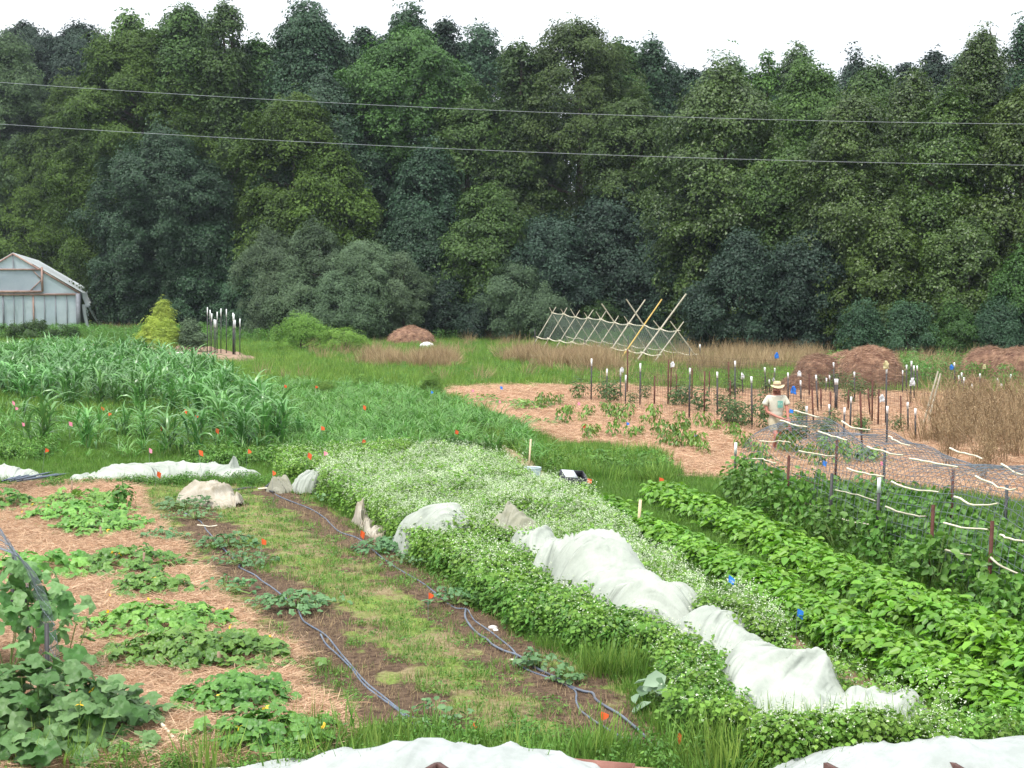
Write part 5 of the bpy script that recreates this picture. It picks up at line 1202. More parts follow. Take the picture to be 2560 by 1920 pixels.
for t in [(1618, 660, 940), (1718, 725, 890), (1805, 725, 925), (1838, 765, 975), (1932, 690, 985), (2025, 770, 980, 'r'), (2113, 665, 980, 'r'), (2130, 690, 930, 'r'), (2165, 760, 950, 'r'), (1850, 600, 900, 'r')]:
    rust = len(t) > 3
    px_post(ZB(t[0], t[1]), ZB(t[0] - 4, t[2]), M_rust if rust else M_post, 'rusty reddish steel post without a painted tip in the wire fence rows' if rust else 'dark steel post with a white tip in the wire fence rows', GRU if rust else GD_, not rust, .26)
for t in [(805, 105, 320), (830, 128, 330), (845, 160, 320), (868, 215, 330), (882, 218, 335), (930, 115, 285), (980, 120, 310), (895, 145, 320), (1040, 155, 385), (1050, 165, 375), (1060, 220, 385), (1046, 225, 380), (1105, 208, 390)]:
    z = lambda x, y: (300 + x * .27125, 740 + y * .27125)
    b = (z(t[0], 0)[0], 872 + t[2] * .05)
    px_post(z(t[0], t[1]), b, M_post, 'dark post with a white top stored upright in the bunch near the lime bushes', 'bunch of upright posts near the lime bushes', True, .45)
# wire mesh fences
def mesh_fence(a, b, h, label, cell=.16, rows=8, r=.0032, group='wire mesh fences in rows', sag=.05):
    a = np.array([*a, 0.]); b = np.array([*b, 0.]); Ln = np.linalg.norm(b - a); n = int(Ln / cell)
    g = np.random.default_rng(int(Ln * 100)); lines = []
    lat = np.array([-(b - a)[1], (b - a)[0], 0]) / Ln
    tt = np.linspace(0, 1, n + 1); off = (fbm(tt * Ln * .4, tt * 0, int(Ln * 10)) - .5) * .18; hh = h * (.94 + .12 * fbm(tt * Ln * .7, tt * 0 + 3, 9))
    for k in range(n + 1):
        p = a + (b - a) * tt[k] + lat * off[k]; lines.append(np.array([p, p + [0, 0, hh[k] * .5] + lat * g.normal(0, .01), p + np.array([0, 0, hh[k]])]))
    for j in range(rows + 1):
        q = a[None] + (b - a)[None] * tt[:, None] + lat[None] * off[:, None]; q[:, 2] = hh * (j / rows) + .02; lines.append(q)
    o = build('wire_fence', [(*wires(lines, r),)], M_rwire, origin=a); return tag(o, label, 'wire fence', group)
def gp2(q): return at(q)[:2]
fl = [(ZB(1490, 925), ZC(1140, 1290), 1.25, 'nearest long row of wire mesh fencing left of the person'), (ZB(1890, 880), ZC(1480, 1160), 1.25, 'second row of wire mesh fencing passing behind the person'),
      (ZB(2130, 860), ZC(1480, 1010), 1.35, 'third row of wire mesh fencing in front of the hay bales'), (ZC(300, 880), ZC(1760, 1000), 1.3, 'fourth row of wire mesh fencing at the foot of the hay bales'), (ZC(1250, 890), ZC(2200, 960), 1.2, 'farthest row of wire mesh fencing at right behind the dead bushes')]
for p, q, h, l in fl: mesh_fence(gp2(p), gp2(q), h, l)
# tags of tape and bags tied to posts
TM = {'blue': FC['blue'], 'white': surf('white_plastic', (.8, .82, .84), (.88, .9, .9), 4, .4, .5, 0, .3), 'yellow': surf('faded_yellow', (.62, .54, .28), (.74, .68, .42), 4, .6, .3, 0, .3)}
for p, bot, c, s, l in [(ZC(622, 640), 830, 'blue', .34, 'bright blue plastic tag high up before the dry grass'), (ZC(730, 862), 960, 'blue', .38, 'bright blue plastic tag right above the shoulder of the person'), (ZC(1747, 715), 860, 'blue', .28, 'bright blue plastic tag at right behind the dead bushes'),
    (ZC(403, 775), 900, 'white', .26, 'white plastic bag on a post left of the person'), (ZC(1495, 810), 960, 'white', .38, 'largest white plastic bag at the right foot of the big bale'), (ZC(1300, 915), 1110, 'white', .30, 'white plastic bag on a rusty post below the big bale'), (ZC(768, 757), 960, 'white', .26, 'greyish plastic bag in front of the left bale'),
    (ZB(1813, 732), 925, 'white', .26, 'white tag on the third post from the left'), (ZB(2138, 698), 930, 'white', .28, 'white tag on a rusty post near the dry grass'), (ZC(1325, 700), 1110, 'yellow', .32, 'faded yellow rag in front of the big bale'), (ZC(1958, 712), 870, 'yellow', .26, 'faded yellow rag before the right bale'), (ZC(602, 796), 900, 'white', .2, 'small white tag peeping up behind the hat')]:
    b = at(ZC(0, bot) if bot else p); q = aty(p, (at(ZB(0, bot))[1] if 'third post' in l or 'near the dry' in l else b[1]) - .06)
    g = np.random.default_rng(int(p[0])); n = 7
    xx, zz = np.meshgrid(np.linspace(-.5, .5, n), np.linspace(-.5, .5, n)); yy = g.normal(0, .07, (n, n)) + .15 * xx * zz
    wv = 1 + .3 * g.random((n, n)); P = np.stack([xx * s * wv * .42 * (1 - .5 * (zz > .2)), yy * s * .6, zz * s * wv * .62], -1).reshape(-1, 3)
    i = (np.arange(n - 1)[:, None] * n + np.arange(n - 1)[None]).ravel()
    o = build('plastic_tag', [(P, np.stack([i, i + 1, i + n + 1, i + n], 1))], TM[c], smooth=True); o.location = tuple(q)
    sm = o.modifiers.new('thick', 'SOLIDIFY'); sm.thickness = .012
    tag(o, l, 'tag', 'tags and bags tied to the posts')

# ------------------------------------------------------------------ wire tunnel at right
F0 = np.array([4.36, 27.2]); F1 = np.array([6.35, 15.0]); AX = (F1 - F0) / np.linalg.norm(F1 - F0); LAT = np.array([-AX[1], AX[0]]); LAT = LAT if LAT[0] > 0 else -LAT
TW = 1.85
def tun(s, w, z): q = F0 + AX * s + LAT * w; return np.array([q[0], q[1], z])
def arch(s, f, top):
    """f 0..1 along the arched section, from the near foot over the crown to the far foot"""
    a = math.pi * f
    w = TW / 2 - TW / 2 * math.copysign(abs(math.cos(a)) ** .55, math.cos(a)); z = top * math.sin(a) ** .75
    return w, z
M_tw = surf('grey_blue_wire', (.12, .14, .17), (.24, .27, .32), 4, .5, .5, metal=.2)
def arch_panel(fn, s0, wd, top0, top1, label, group, seed, r=.0042, nw=9, nr=28, fcut=(0, 1)):
    g = np.random.default_rng(seed); lines = []
    ff = np.linspace(fcut[0], fcut[1], nr)
    for k in range(nw):
        u = k / (nw - 1); tp_ = top0 * (1 - u) + top1 * u + .05 * math.sin(u * 3.1 + seed); pts = []
        for f in np.linspace(fcut[0], fcut[1], 22):
            w, z = arch(0, f, tp_); pts.append(fn(s0 + wd * u + .05 * math.sin(f * 6 + seed), w, z))
        lines.append(np.array(pts))
    for f in ff:
        pts = []
        for k in range(7):
            u = k / 6; tp_ = top0 * (1 - u) + top1 * u + .05 * math.sin(u * 3.1 + seed); w, z = arch(0, f, tp_); pts.append(fn(s0 + wd * u + .05 * math.sin(f * 6 + seed), w, z))
        lines.append(np.array(pts))
    o = build('wire_arch', [(*wires(lines, r),)], M_tw, origin=lines[0][0] * [1, 1, 0]); return tag(o, label, 'wire arch', group)
tops = [1.28, 1.62, 1.46, 1.70, 1.66, 1.52, 1.60, 1.76, 1.62, 1.64]
ordn = ['farthest wire panel at the collapsed end of the tunnel beside the person', 'second wire panel of the tunnel from the far end, just right of the person', 'third wire panel of the tunnel from the far end', 'fourth wire panel of the tunnel, humped in front of the big bale', 'fifth wire panel of the tunnel, above two long white sticks', 'sixth wire panel of the tunnel in front of the dead bushes', 'seventh wire panel of the tunnel, humped at right', 'eighth wire panel of the tunnel near the right edge', 'nearest wire panel of the tunnel at the right edge']
for k in range(9): arch_panel(tun, k * 1.36, 1.33, tops[k], tops[k + 1] - .04, ordn[k], 'wire panels of the right tunnel', k)
for k, (s, w, h, mt, l) in enumerate([(.1, 0, 1.05, M_post, 'leafy first post of the tunnel at its far near-side corner'), (3.0, 0, 1.15, M_rust, 'rusty second post on the near side of the tunnel'), (4.95, 0, 1.1, M_post, 'dark third post on the near side of the tunnel'), (6.75, 0, 1.28, M_post, 'tall black post with a pale top on the near side of the tunnel'), (8.5, 0, 1.15, M_rust, 'brown fifth post on the near side of the tunnel'), (10.1, 0, 1.2, M_rust, 'dark red post nearest the right edge on the near side of the tunnel'),
      (2.6, TW, 1.2, M_post, 'dark post on the far side of the tunnel behind the third panel'), (5.2, TW, 1.15, M_rust, 'rusty post on the far side of the tunnel'), (6.9, TW, 1.15, M_post, 'black post on the far side of the tunnel near the right edge'), (.4, TW, 1.2, M_rust, 'thin rusty post on the far side at the collapsed end')]):
    b = tun(s, w + (-.05 if w == 0 else .05), 0); make_post(b, h, .03, 0, mt, l, 'posts of the right wire tunnel', k in (0, 3), .22, 1.15)
def on_row(p, w):
    r = ray(*p); n = np.array([LAT[0], LAT[1]]); o2 = F0 + LAT * w
    t = (n @ o2) / (n @ r[:2]); return np.array([r[0] * t, r[1] * t, CH + r[2] * t])
SK = [((645, 1058), (822, 1100), .25, 'thick white stick at the hands of the person', .022), ((735, 993), (900, 1035), .8, 'white curved stick high on the far panels', .02), ((890, 1128), (1078, 1185), .2, 'bent white stick below the one at the hands', .02), ((512, 1190), (712, 1200), -.05, 'straight white stick across the lower leg of the person', .015), ((765, 1253), (1000, 1287), -.05, 'straight pale stick below the flag level right of the person', .015),
      ((465, 1303), (620, 1332), -.05, 'grey stick at the far lower corner of the tunnel', .015), ((1040, 1062), (1225, 1118), .8, 'white stick along the crest right of the first hump', .02), ((1205, 1225), (1438, 1280), .2, 'white stick with a kink above the third post', .02), ((1342, 1160), (1480, 1220), .75, 'short white stick just below the crest', .018), ((1075, 1365), (1315, 1418), -.05, 'long white stick ending at the tall black post', .02),
      ((1478, 1303), (1790, 1357), .2, 'long drooping white stick in the middle of the tunnel', .02), ((1360, 1450), (1665, 1518), -.05, 'long straight white stick right of the tall black post', .018), ((1735, 1235), (1945, 1305), .7, 'white stick along the crest of the seventh hump', .018), ((1900, 1415), (2165, 1497), .15, 'white stick drooping toward the right edge', .018), ((1765, 1548), (2045, 1590), -.05, 'white stick curved up at its right end', .02), ((2065, 1337), (2250, 1410), .7, 'white stick leaving the picture at the right edge', .018),
      ((1000, 1505), (1258, 1575), -.06, 'tan stick on the near wall left of the tall black post', .014), ((700, 1545), (920, 1635), -.06, 'reddish tan stick low on the near wall', .012), ((720, 1395), (925, 1475), -.06, 'dark thin stick between the second and third posts', .009)]
for a, b, w, l, r in SK:
    A, B = on_row(ZC(*a), w), on_row(ZC(*b), w)
    stick('woven_stick', l, A, B, r * .78, M_bamboo if 'tan' in l else (M_dwood if 'dark' in l else M_stick), 'stick', 'peeled sticks woven into the wire tunnel', sag=.015, wob=.012)
for a, b, l in [((1205, 485), (1500, 555), 'tan stick low between the tall black post and the brown post'), ((1630, 603), (1950, 652), 'pale stick low beside the dark red post'), ((870, 570), (1110, 615), 'pale stick low before the tall black post'), ((1970, 855), (2212, 990), 'tan stick sloping down at the right edge'), ((2040, 690), (2212, 735), 'thick pale stick at the right edge'), ((1640, 800), (1850, 840), 'tan stick in the leaves left of the dark red post'), ((1975, 1120), (2075, 1165), 'short tan stick half buried in leaves at lower right')]:
    stick('woven_stick', l, on_row(Z7(*a), -.07), on_row(Z7(*b), -.07), .015, M_bamboo if 'tan' in l else M_stick, 'stick', 'peeled sticks woven into the wire tunnel', sag=.02, wob=.008)
# leaning poles at right
for a, b, l in [((1660, 740), (1560, 1040), 'left of two grey poles leaning together in the dead bushes'), ((1675, 755), (1590, 1030), 'right of two grey poles leaning together in the dead bushes')]:
    B = at(ZC(b[0], b[1] + 60)); A = aty(ZC(*a), B[1] - .1); stick('pole', l, B, A, .035, M_bamboo, 'pole', 'leaning poles in the dead bushes', wob=.004)
for a, b, l in [((1530, 730), (1590, 860), 'thin forked dry twig left of the leaning poles'), ((1460, 900), (1500, 1000), 'thin dry twig above the crest of the tunnel'), ((2190, 640), (2100, 900), 'long bare twig rising at the right edge'), ((1690, 770), (1750, 850), 'thin curved dry twig right of the leaning poles')]:
    B = at(ZC(b[0], 1010)); stick('dry_twig', l, aty(ZC(*b), B[1]), aty(ZC(*a), B[1]), .012, M_dead, 'twig', wob=.02)

# ------------------------------------------------------------------ left wire arch
LF0 = np.array([-4.22, 12.9]); LF1 = np.array([-5.95, 16.6]); LAX = (LF1 - LF0) / np.linalg.norm(LF1 - LF0); LLT = np.array([-LAX[1], LAX[0]]); LLT = LLT if LLT[0] < 0 else -LLT
def ltun(s, w, z): q = LF0 + LAX * s + LLT * w; return np.array([q[0], q[1], z])
for k, l in enumerate(['near wire panel of the arch cut by the left edge', 'second wire panel behind the near one at the left edge', 'third wire panel of the left arch, mostly hidden by leaves']):
    arch_panel(ltun, k * 1.3, 1.27, 1.72 - .05 * k, 1.70 - .08 * k, l, 'wire panels of the left arch', 40 + k, r=.0026, nw=10)
for s, h, l in [(.15, .95, 'black post at the foot of the near left panel'), (1.9, .95, 'dark post between the near and second left panels'), (3.4, 1.0, 'dark post at the left edge behind the leaves')]:
    make_post(ltun(s, .12, 0), h, .01, 0, M_post, l, 'posts of the left wire arch', False)
# bundle of grey pipes lying left
r0 = at(Z1(130, 430))
for k in range(9):
    a = r0 + [-.9 + k * .12, 2.6 + .25 * (k % 3), .05 + .03 * (k % 2)]; b = r0 + [-.25 + k * .05, 0, .32 + .015 * (k % 3)]
    stick('grey_pipe', 'grey pipe in the loose bundle lying at the left edge of the straw', a, b, .02, M_pipe, 'pipe', 'loose bundle of grey pipes', wob=.002)

# ------------------------------------------------------------------ pole trellis (A-frame) at the centre
def trellis():
    A = aty(ZT(390, 205), 88.0); B = aty(ZT(1890, 418), 69.5)
    ax = norm(B - A); lat = norm(np.array([ax[1], -ax[0], 0])); lat = lat if lat[0] < 0 else -lat        # toward the near side
    base = np.array([(A[0] + B[0]) / 2, (A[1] + B[1]) / 2, 0])
    r_ = thing('pole_trellis', base, 'long A-frame trellis of crossed bamboo poles with netting in the meadow', 'trellis')
    def P(s, w, z): q = A * (1 - s) + B * s; return np.array([q[0], q[1], 0]) + lat * w + np.array([0, 0, z])
    zr = lambda s: A[2] * (1 - s) + B[2] * s + .05 * math.sin(s * 19)
    n = 9; g = np.random.default_rng(3)
    longs = {6: (1.0, 0), 7: (.95, 1.2), 8: (.15, .2)}
    for k in range(n + 1):
        s = k / n; z = zr(s)
        for sg in (-1, 1):
            ext = .35 + .3 * g.random(); 
            if k in (5,) and sg == -1: ext = 1.3
            if k == 6: ext = 1.6 if sg == 1 else .5
            if k == 7: ext = 1.7
            if k == 8 and sg == 1: ext = 2.3
            foot = P(s, 1.45 * sg, -.05); dirn = norm(P(s, 0, z) - foot); top = P(s, 0, z) + dirn * ext
            mt = M_bamy if (k == 7 and sg == 1) else M_bamboo
            o = build('pole', [(*tube(np.array([foot, P(s, 0, z), top]) - base + g.normal(0, .01, (3, 3)), [.034, .030, .024] if ext < 1.2 else [.05, .045, .04], 6), 0)], mt, r_, smooth=True)
    def rail(w, zf, nm):
        for k in range(n):
            s0, s1 = k / n - .01, (k + 1) / n + .02
            q = [P(s, w, zf(s) + dz) for s, dz in ((s0, .03), ((s0 + s1) / 2, -.07), (s1, .02))]
            build(nm, [(*tube(spline(np.array(q), 4) - base, .03, 6), 0)], M_stick, r_, smooth=True)
    rail(0, zr, 'ridge_rail'); rail(.98, lambda s: zr(s) * .33, 'side_rail'); rail(-.98, lambda s: zr(s) * .33, 'side_rail')
    for sg, nm in ((1, 'netting'), (-1, 'netting')):
        L_ = []
        for k in range(78):
            for dirn in (-1, 1):
                s = k / 77; e = s + dirn * .06
                pts = [P(min(max(s + (e - s) * f, 0), 1), .98 * f * sg, zr(s) * (1 - .67 * f) - .05 * math.sin(math.pi * f)) for f in (0, .5, 1)]
                L_.append(np.array(pts) - base)
        build(nm, [(*wires(L_, .008), 0)], surf('green_net', (.12, .15, .13), (.18, .22, .18), 3, .8, .2), r_)
trellis()
for x, yt, yb in [(180, 400, 660), (325, 535, 670), (550, 495, 650), (660, 450, 660), (780, 490, 760), (920, 600, 750), (1128, 530, 740), (1300, 480, 780), (1513, 570, 810), (1665, 610, 760), (1848, 640, 790), (2040, 630, 890), (2165, 580, 800)]:
    px_post(ZT(x, yt), ZT(x, yb), M_rust if x % 2 else M_post, 'steel post standing along the pole trellis in the dry grass', 'steel posts along the pole trellis', x > 2100, .3)

# ------------------------------------------------------------------ hay
M_hay = surf('weathered_hay', (.10, .05, .038), (.33, .20, .13), 3.5, .95, .1, .9, bscale=26)
M_hays = leafmat('hay_strand', (.14, .07, .05), (.44, .29, .19), .1, .8, .2, .0)
def bale(p, wdt, hgt, dep, label, seed, name='hay_bale', cat='hay bale', group='round hay bales slumped behind the fences', strand=.7, top=2.9, rz=0.0):
    g = np.random.default_rng(seed); b = at(p) + [0, dep / 2, 0]
    r_ = thing(name, b, label, cat, group, rz)
    nu, nv = 64, 26; u = np.linspace(0, 2 * math.pi, nu, endpoint=False); v = np.linspace(0, 1, nv)
    U, Vv_ = np.meshgrid(u, v, indexing='ij')
    phi = Vv_ * math.pi / 2
    cu = np.sign(np.cos(U)) * np.abs(np.cos(U)) ** .8; su = np.sign(np.sin(U)) * np.abs(np.sin(U)) ** .8
    rr = np.cos(phi) ** (2 / top); zz = np.sin(phi) ** (.8)
    nz = 1 + .13 * (fbm(U * 2, Vv_ * 4, seed) - .5) * (1 - Vv_) + .06 * (fbm(U * 9, Vv_ * 14, seed + 1) - .5)
    P = np.stack([cu * rr * wdt / 2 * nz, su * rr * dep / 2 * nz, zz * hgt * nz - .03], -1).reshape(-1, 3)
    i = np.arange(nu)[:, None] * nv; j = np.arange(nv - 1)[None]; i2 = ((np.arange(nu) + 1) % nu)[:, None] * nv
    F = np.stack([i + j, i2 + j, i2 + j + 1, i + j + 1], -1).reshape(-1, 4)
    build('packed_hay', [(P, F)], M_hay, r_, smooth=True)
    n = int(5200 * strand); k = g.integers(0, len(P), n); base = P[k] * 1.01 + g.normal(0, .03, (n, 3)); base[:, 2] = np.maximum(base[:, 2], 0)
    az = np.where(g.random(n) < .5, 0, math.pi) + g.normal(0, .5, n)
    ti = np.where(np.cos(az) * base[:, 0] > 0, 1.5 + 1.2 * np.abs(base[:, 0]) / wdt, 1.3) + g.normal(0, .25, n)
    v_, f_ = ribbons(g, base, az, ti, g.uniform(0, .6, n), g.uniform(.12, .32, n), np.full(n, .011), 2, 5, 1.2)
    build('loose_strands', [(v_, f_, 0, np.repeat(g.random(n), 2))], M_hays, r_)
bale(ZC(1262, 872), 2.45, 1.62, 2.0, 'largest round hay bale with sunlit top in the middle', 1, strand=1.3)
bale(ZC(915, 850), 1.85, 1.25, 1.7, 'lower hay bale left of the largest one', 2)
bale(ZC(1095, 800), 1.6, 1.15, 1.8, 'hay bale peeping out between the two front bales', 3)
bale(ZC(790, 885), 1.35, .62, 1.3, 'low slumped heap of hay at the left foot of the bales', 4)
bale(ZC(2040, 830), 2.3, 1.45, 1.9, 'flattened hay bale at right behind the dead bushes', 5)
bale(ZC(2240, 850), 2.4, 1.5, 1.9, 'flattened hay bale cut by the right edge', 6)
bale(ZC(1925, 870), .9, .42, .8, 'small dark hay heap left of the flattened bales', 7)
bale(V(885, 748), 3.2, 1.25, 2.4, 'cone shaped heap of brown compost in the far meadow', 8, 'compost_heap', 'heap', None, 1.0, 1.5)
bale(V(260, 702), 2.4, 1.1, 2.0, 'grey-brown rounded heap right of the greenhouse', 9, 'compost_heap', 'heap', None, .6, 2.4)

# ------------------------------------------------------------------ bits and pieces
def bucket():
    b = at(Z5(525, 320)); r_ = thing('bucket', b, 'pale translucent plastic bucket standing on the grass behind the flowers', 'bucket', None)
    z = np.array([0, .02, .7, .74, .74, .70]); rr = np.array([.13, .13, .17, .18, .165, .16]); a = np.arange(20) * math.pi / 10
    P = np.stack([rr[:, None] * np.cos(a), rr[:, None] * np.sin(a), np.repeat(z[:, None] * .5, 20, 1)], -1).reshape(-1, 3)
    F = np.array([[i * 20 + j, i * 20 + (j + 1) % 20, (i + 1) * 20 + (j + 1) % 20, (i + 1) * 20 + j] for i in range(5) for j in range(20)])
    build('body', [(P, F)], surf('pale_plastic', (.55, .66, .68), (.68, .76, .78), 5, .4, .4, 0, .3), r_, smooth=True)
    t = np.linspace(0, math.pi, 12); build('handle', [(*tube(np.stack([.18 * np.cos(t), -.03 - .10 * np.sin(t), .35 - .09 * np.sin(t)], 1), .006, 5), 0)], M_wire, r_)
bucket()
def crate():
    b = at(Z5(865, 345)); r_ = thing('plastic_crate', b + [0, 0, .35], 'black plastic crate with a grey lid lying tilted on the grass', 'crate', None, .3)
    W_, D_, H_ = .5, .36, .2
    build('body', [box([0, -D_ / 2, H_ / 2], [W_, .02, H_]), box([0, D_ / 2, H_ / 2], [W_, .02, H_]), box([-W_ / 2 + .01, 0, H_ / 2], [.02, D_ - .02, H_ - .004]), box([W_ / 2 - .01, 0, H_ / 2], [.02, D_ - .02, H_ - .004]), box([0, 0, .01], [W_ - .04, D_ - .02, .02])], M_black, r_)
    build('lid', [box([-.1, 0, H_ + .006], [.26, .32, .012])], surf('grey_lid', (.45, .47, .5), (.55, .57, .6), 4, .4, .4), r_)
    r_.rotation_euler = (.35, .1, .3); r_.location.z = .10
crate()
def cbox(p, z, label, rz, s=(.55, .42, .18)):
    b = at(p, z); r_ = thing('cardboard_box', (b[0], b[1], b[2] - s[2]), label, 'box', None, rz)
    mm = surf('cardboard', (.40, .24, .17), (.52, .34, .25), 4, .8, .2); md = surf('cardboard_inside', (.20, .09, .07), (.28, .14, .11), 4, .8, .2)
    build('sides', [box([0, -s[1] / 2, s[2] / 2], [s[0], .012, s[2]]), box([0, s[1] / 2, s[2] / 2], [s[0], .012, s[2]]), box([-s[0] / 2 + .006, 0, s[2] / 2], [.012, s[1] - .012, s[2] - .004]), box([s[0] / 2 - .006, 0, s[2] / 2], [.012, s[1] - .012, s[2] - .004]), box([0, 0, .006], [s[0] - .03, s[1] - .012, .012])], md, r_)
    build('flap', [beam([-s[0] / 2 + .02, -s[1] / 2, s[2]], [s[0] / 2 - .02, -s[1] / 2 - .12, s[2] + .01], .19, .008)], mm, r_)
    build('flap', [box([s[0] / 2 + .11, 0, s[2] - .02], [.22, s[1] * .9, .01])], mm, r_)
cbox(V(1290, 1662), .22, 'open cardboard box at the bottom edge between the white covers', -.25)
# dark boards of raised frames at the bottom
def board(p, q, label, z=.33, h=.34):
    a, b = at(p, z), at(q, z); o = build('frame_board', [beam(a - [0, 0, h / 2], b - [0, 0, h / 2], .04, h)], M_dwood, origin=a); tag(o, label, 'board', 'dark boards of raised frames')
board(Z8(1700, 1012), Z8(1880, 1120), 'dark board corner rising at the right of the bottom edge')
board(Z8(935, 1045), Z8(1080, 1120), 'dark board corner at the bottom edge below the white cover')
board((1060, 1925), (1095, 1905), 'dark red board corner below the left white cover', .3)
board((1095, 1906), (1160, 1950), 'dark red board running down out of the picture at bottom left', .302)
def rock(p, s, label, mat, seed):
    g = np.random.default_rng(seed); u = np.linspace(0, 2 * math.pi, 14, endpoint=False); v = np.linspace(-math.pi / 2, math.pi / 2, 8)
    U, Vq = np.meshgrid(u, v, indexing='ij'); nz = 1 + .25 * (fbm(U * 1.5, Vq * 2, seed) - .5)
    P = np.stack([np.cos(U) * np.cos(Vq) * s * nz, np.sin(U) * np.cos(Vq) * s * .8 * nz, np.sin(Vq) * s * .55 * nz + s * .2], -1).reshape(-1, 3)
    i = np.arange(14)[:, None] * 8; j = np.arange(7)[None]; i2 = ((np.arange(14) + 1) % 14)[:, None] * 8
    o = build('stone', [(P, np.stack([i + j, i2 + j, i2 + j + 1, i + j + 1], -1).reshape(-1, 4))], mat, smooth=True); o.location = tuple(at(p)); tag(o, label, 'stone')
M_rock = surf('pale_stone', (.42, .38, .36), (.58, .54, .50), 9, .9, .2, .4)
rock(Z6(620, 245), .06, 'larger reddish grey stone right of the right pipe', M_rock, 1); rock(Z6(645, 262), .035, 'small white stone beside the larger one', M_white, 2)
rock(ZG(1735, 1600), .62, 'white rounded stone in the grass before the torn plastic', M_white, 3); rock(ZB(560, 590), .5, 'white block at the right foot of the compost heap', M_white, 4); rock(ZA(1160, 1010), .4, 'pale lump on the bare dirt patch', M_rock, 5)
rock(Z3(985, 1085), .04, 'tiny grey stone in the middle of the soil bed', M_rock, 6); rock((1040, 1640), .05, 'dark clod in the near part of the soil bed', M_soil, 7)
# power lines
for k, (y0, y1, y2, l) in enumerate([(178, 240, 268, 'upper thin overhead power line crossing in front of the trees'), (268, 327, 357, 'lower thin overhead power line crossing in front of the trees')]):
    D = 42.0; a = aty(V(0, y0), D); b = aty(V(1106, y1), D); c = aty(V(2212, y2), D)
    co = np.polyfit([a[0], b[0], c[0]], [a[2], b[2], c[2]], 2); x = np.linspace(-60, 60, 60)
    P = np.stack([x, np.full(60, D), np.polyval(co, x)], 1)
    o = build('power_line', [(*tube(P, .0065, 5, False), 0)], surf('aluminium_cable', (.22, .24, .27), (.3, .32, .35), 3, .5, .4), origin=P[30]); tag(o, l, 'power line', 'overhead power lines')

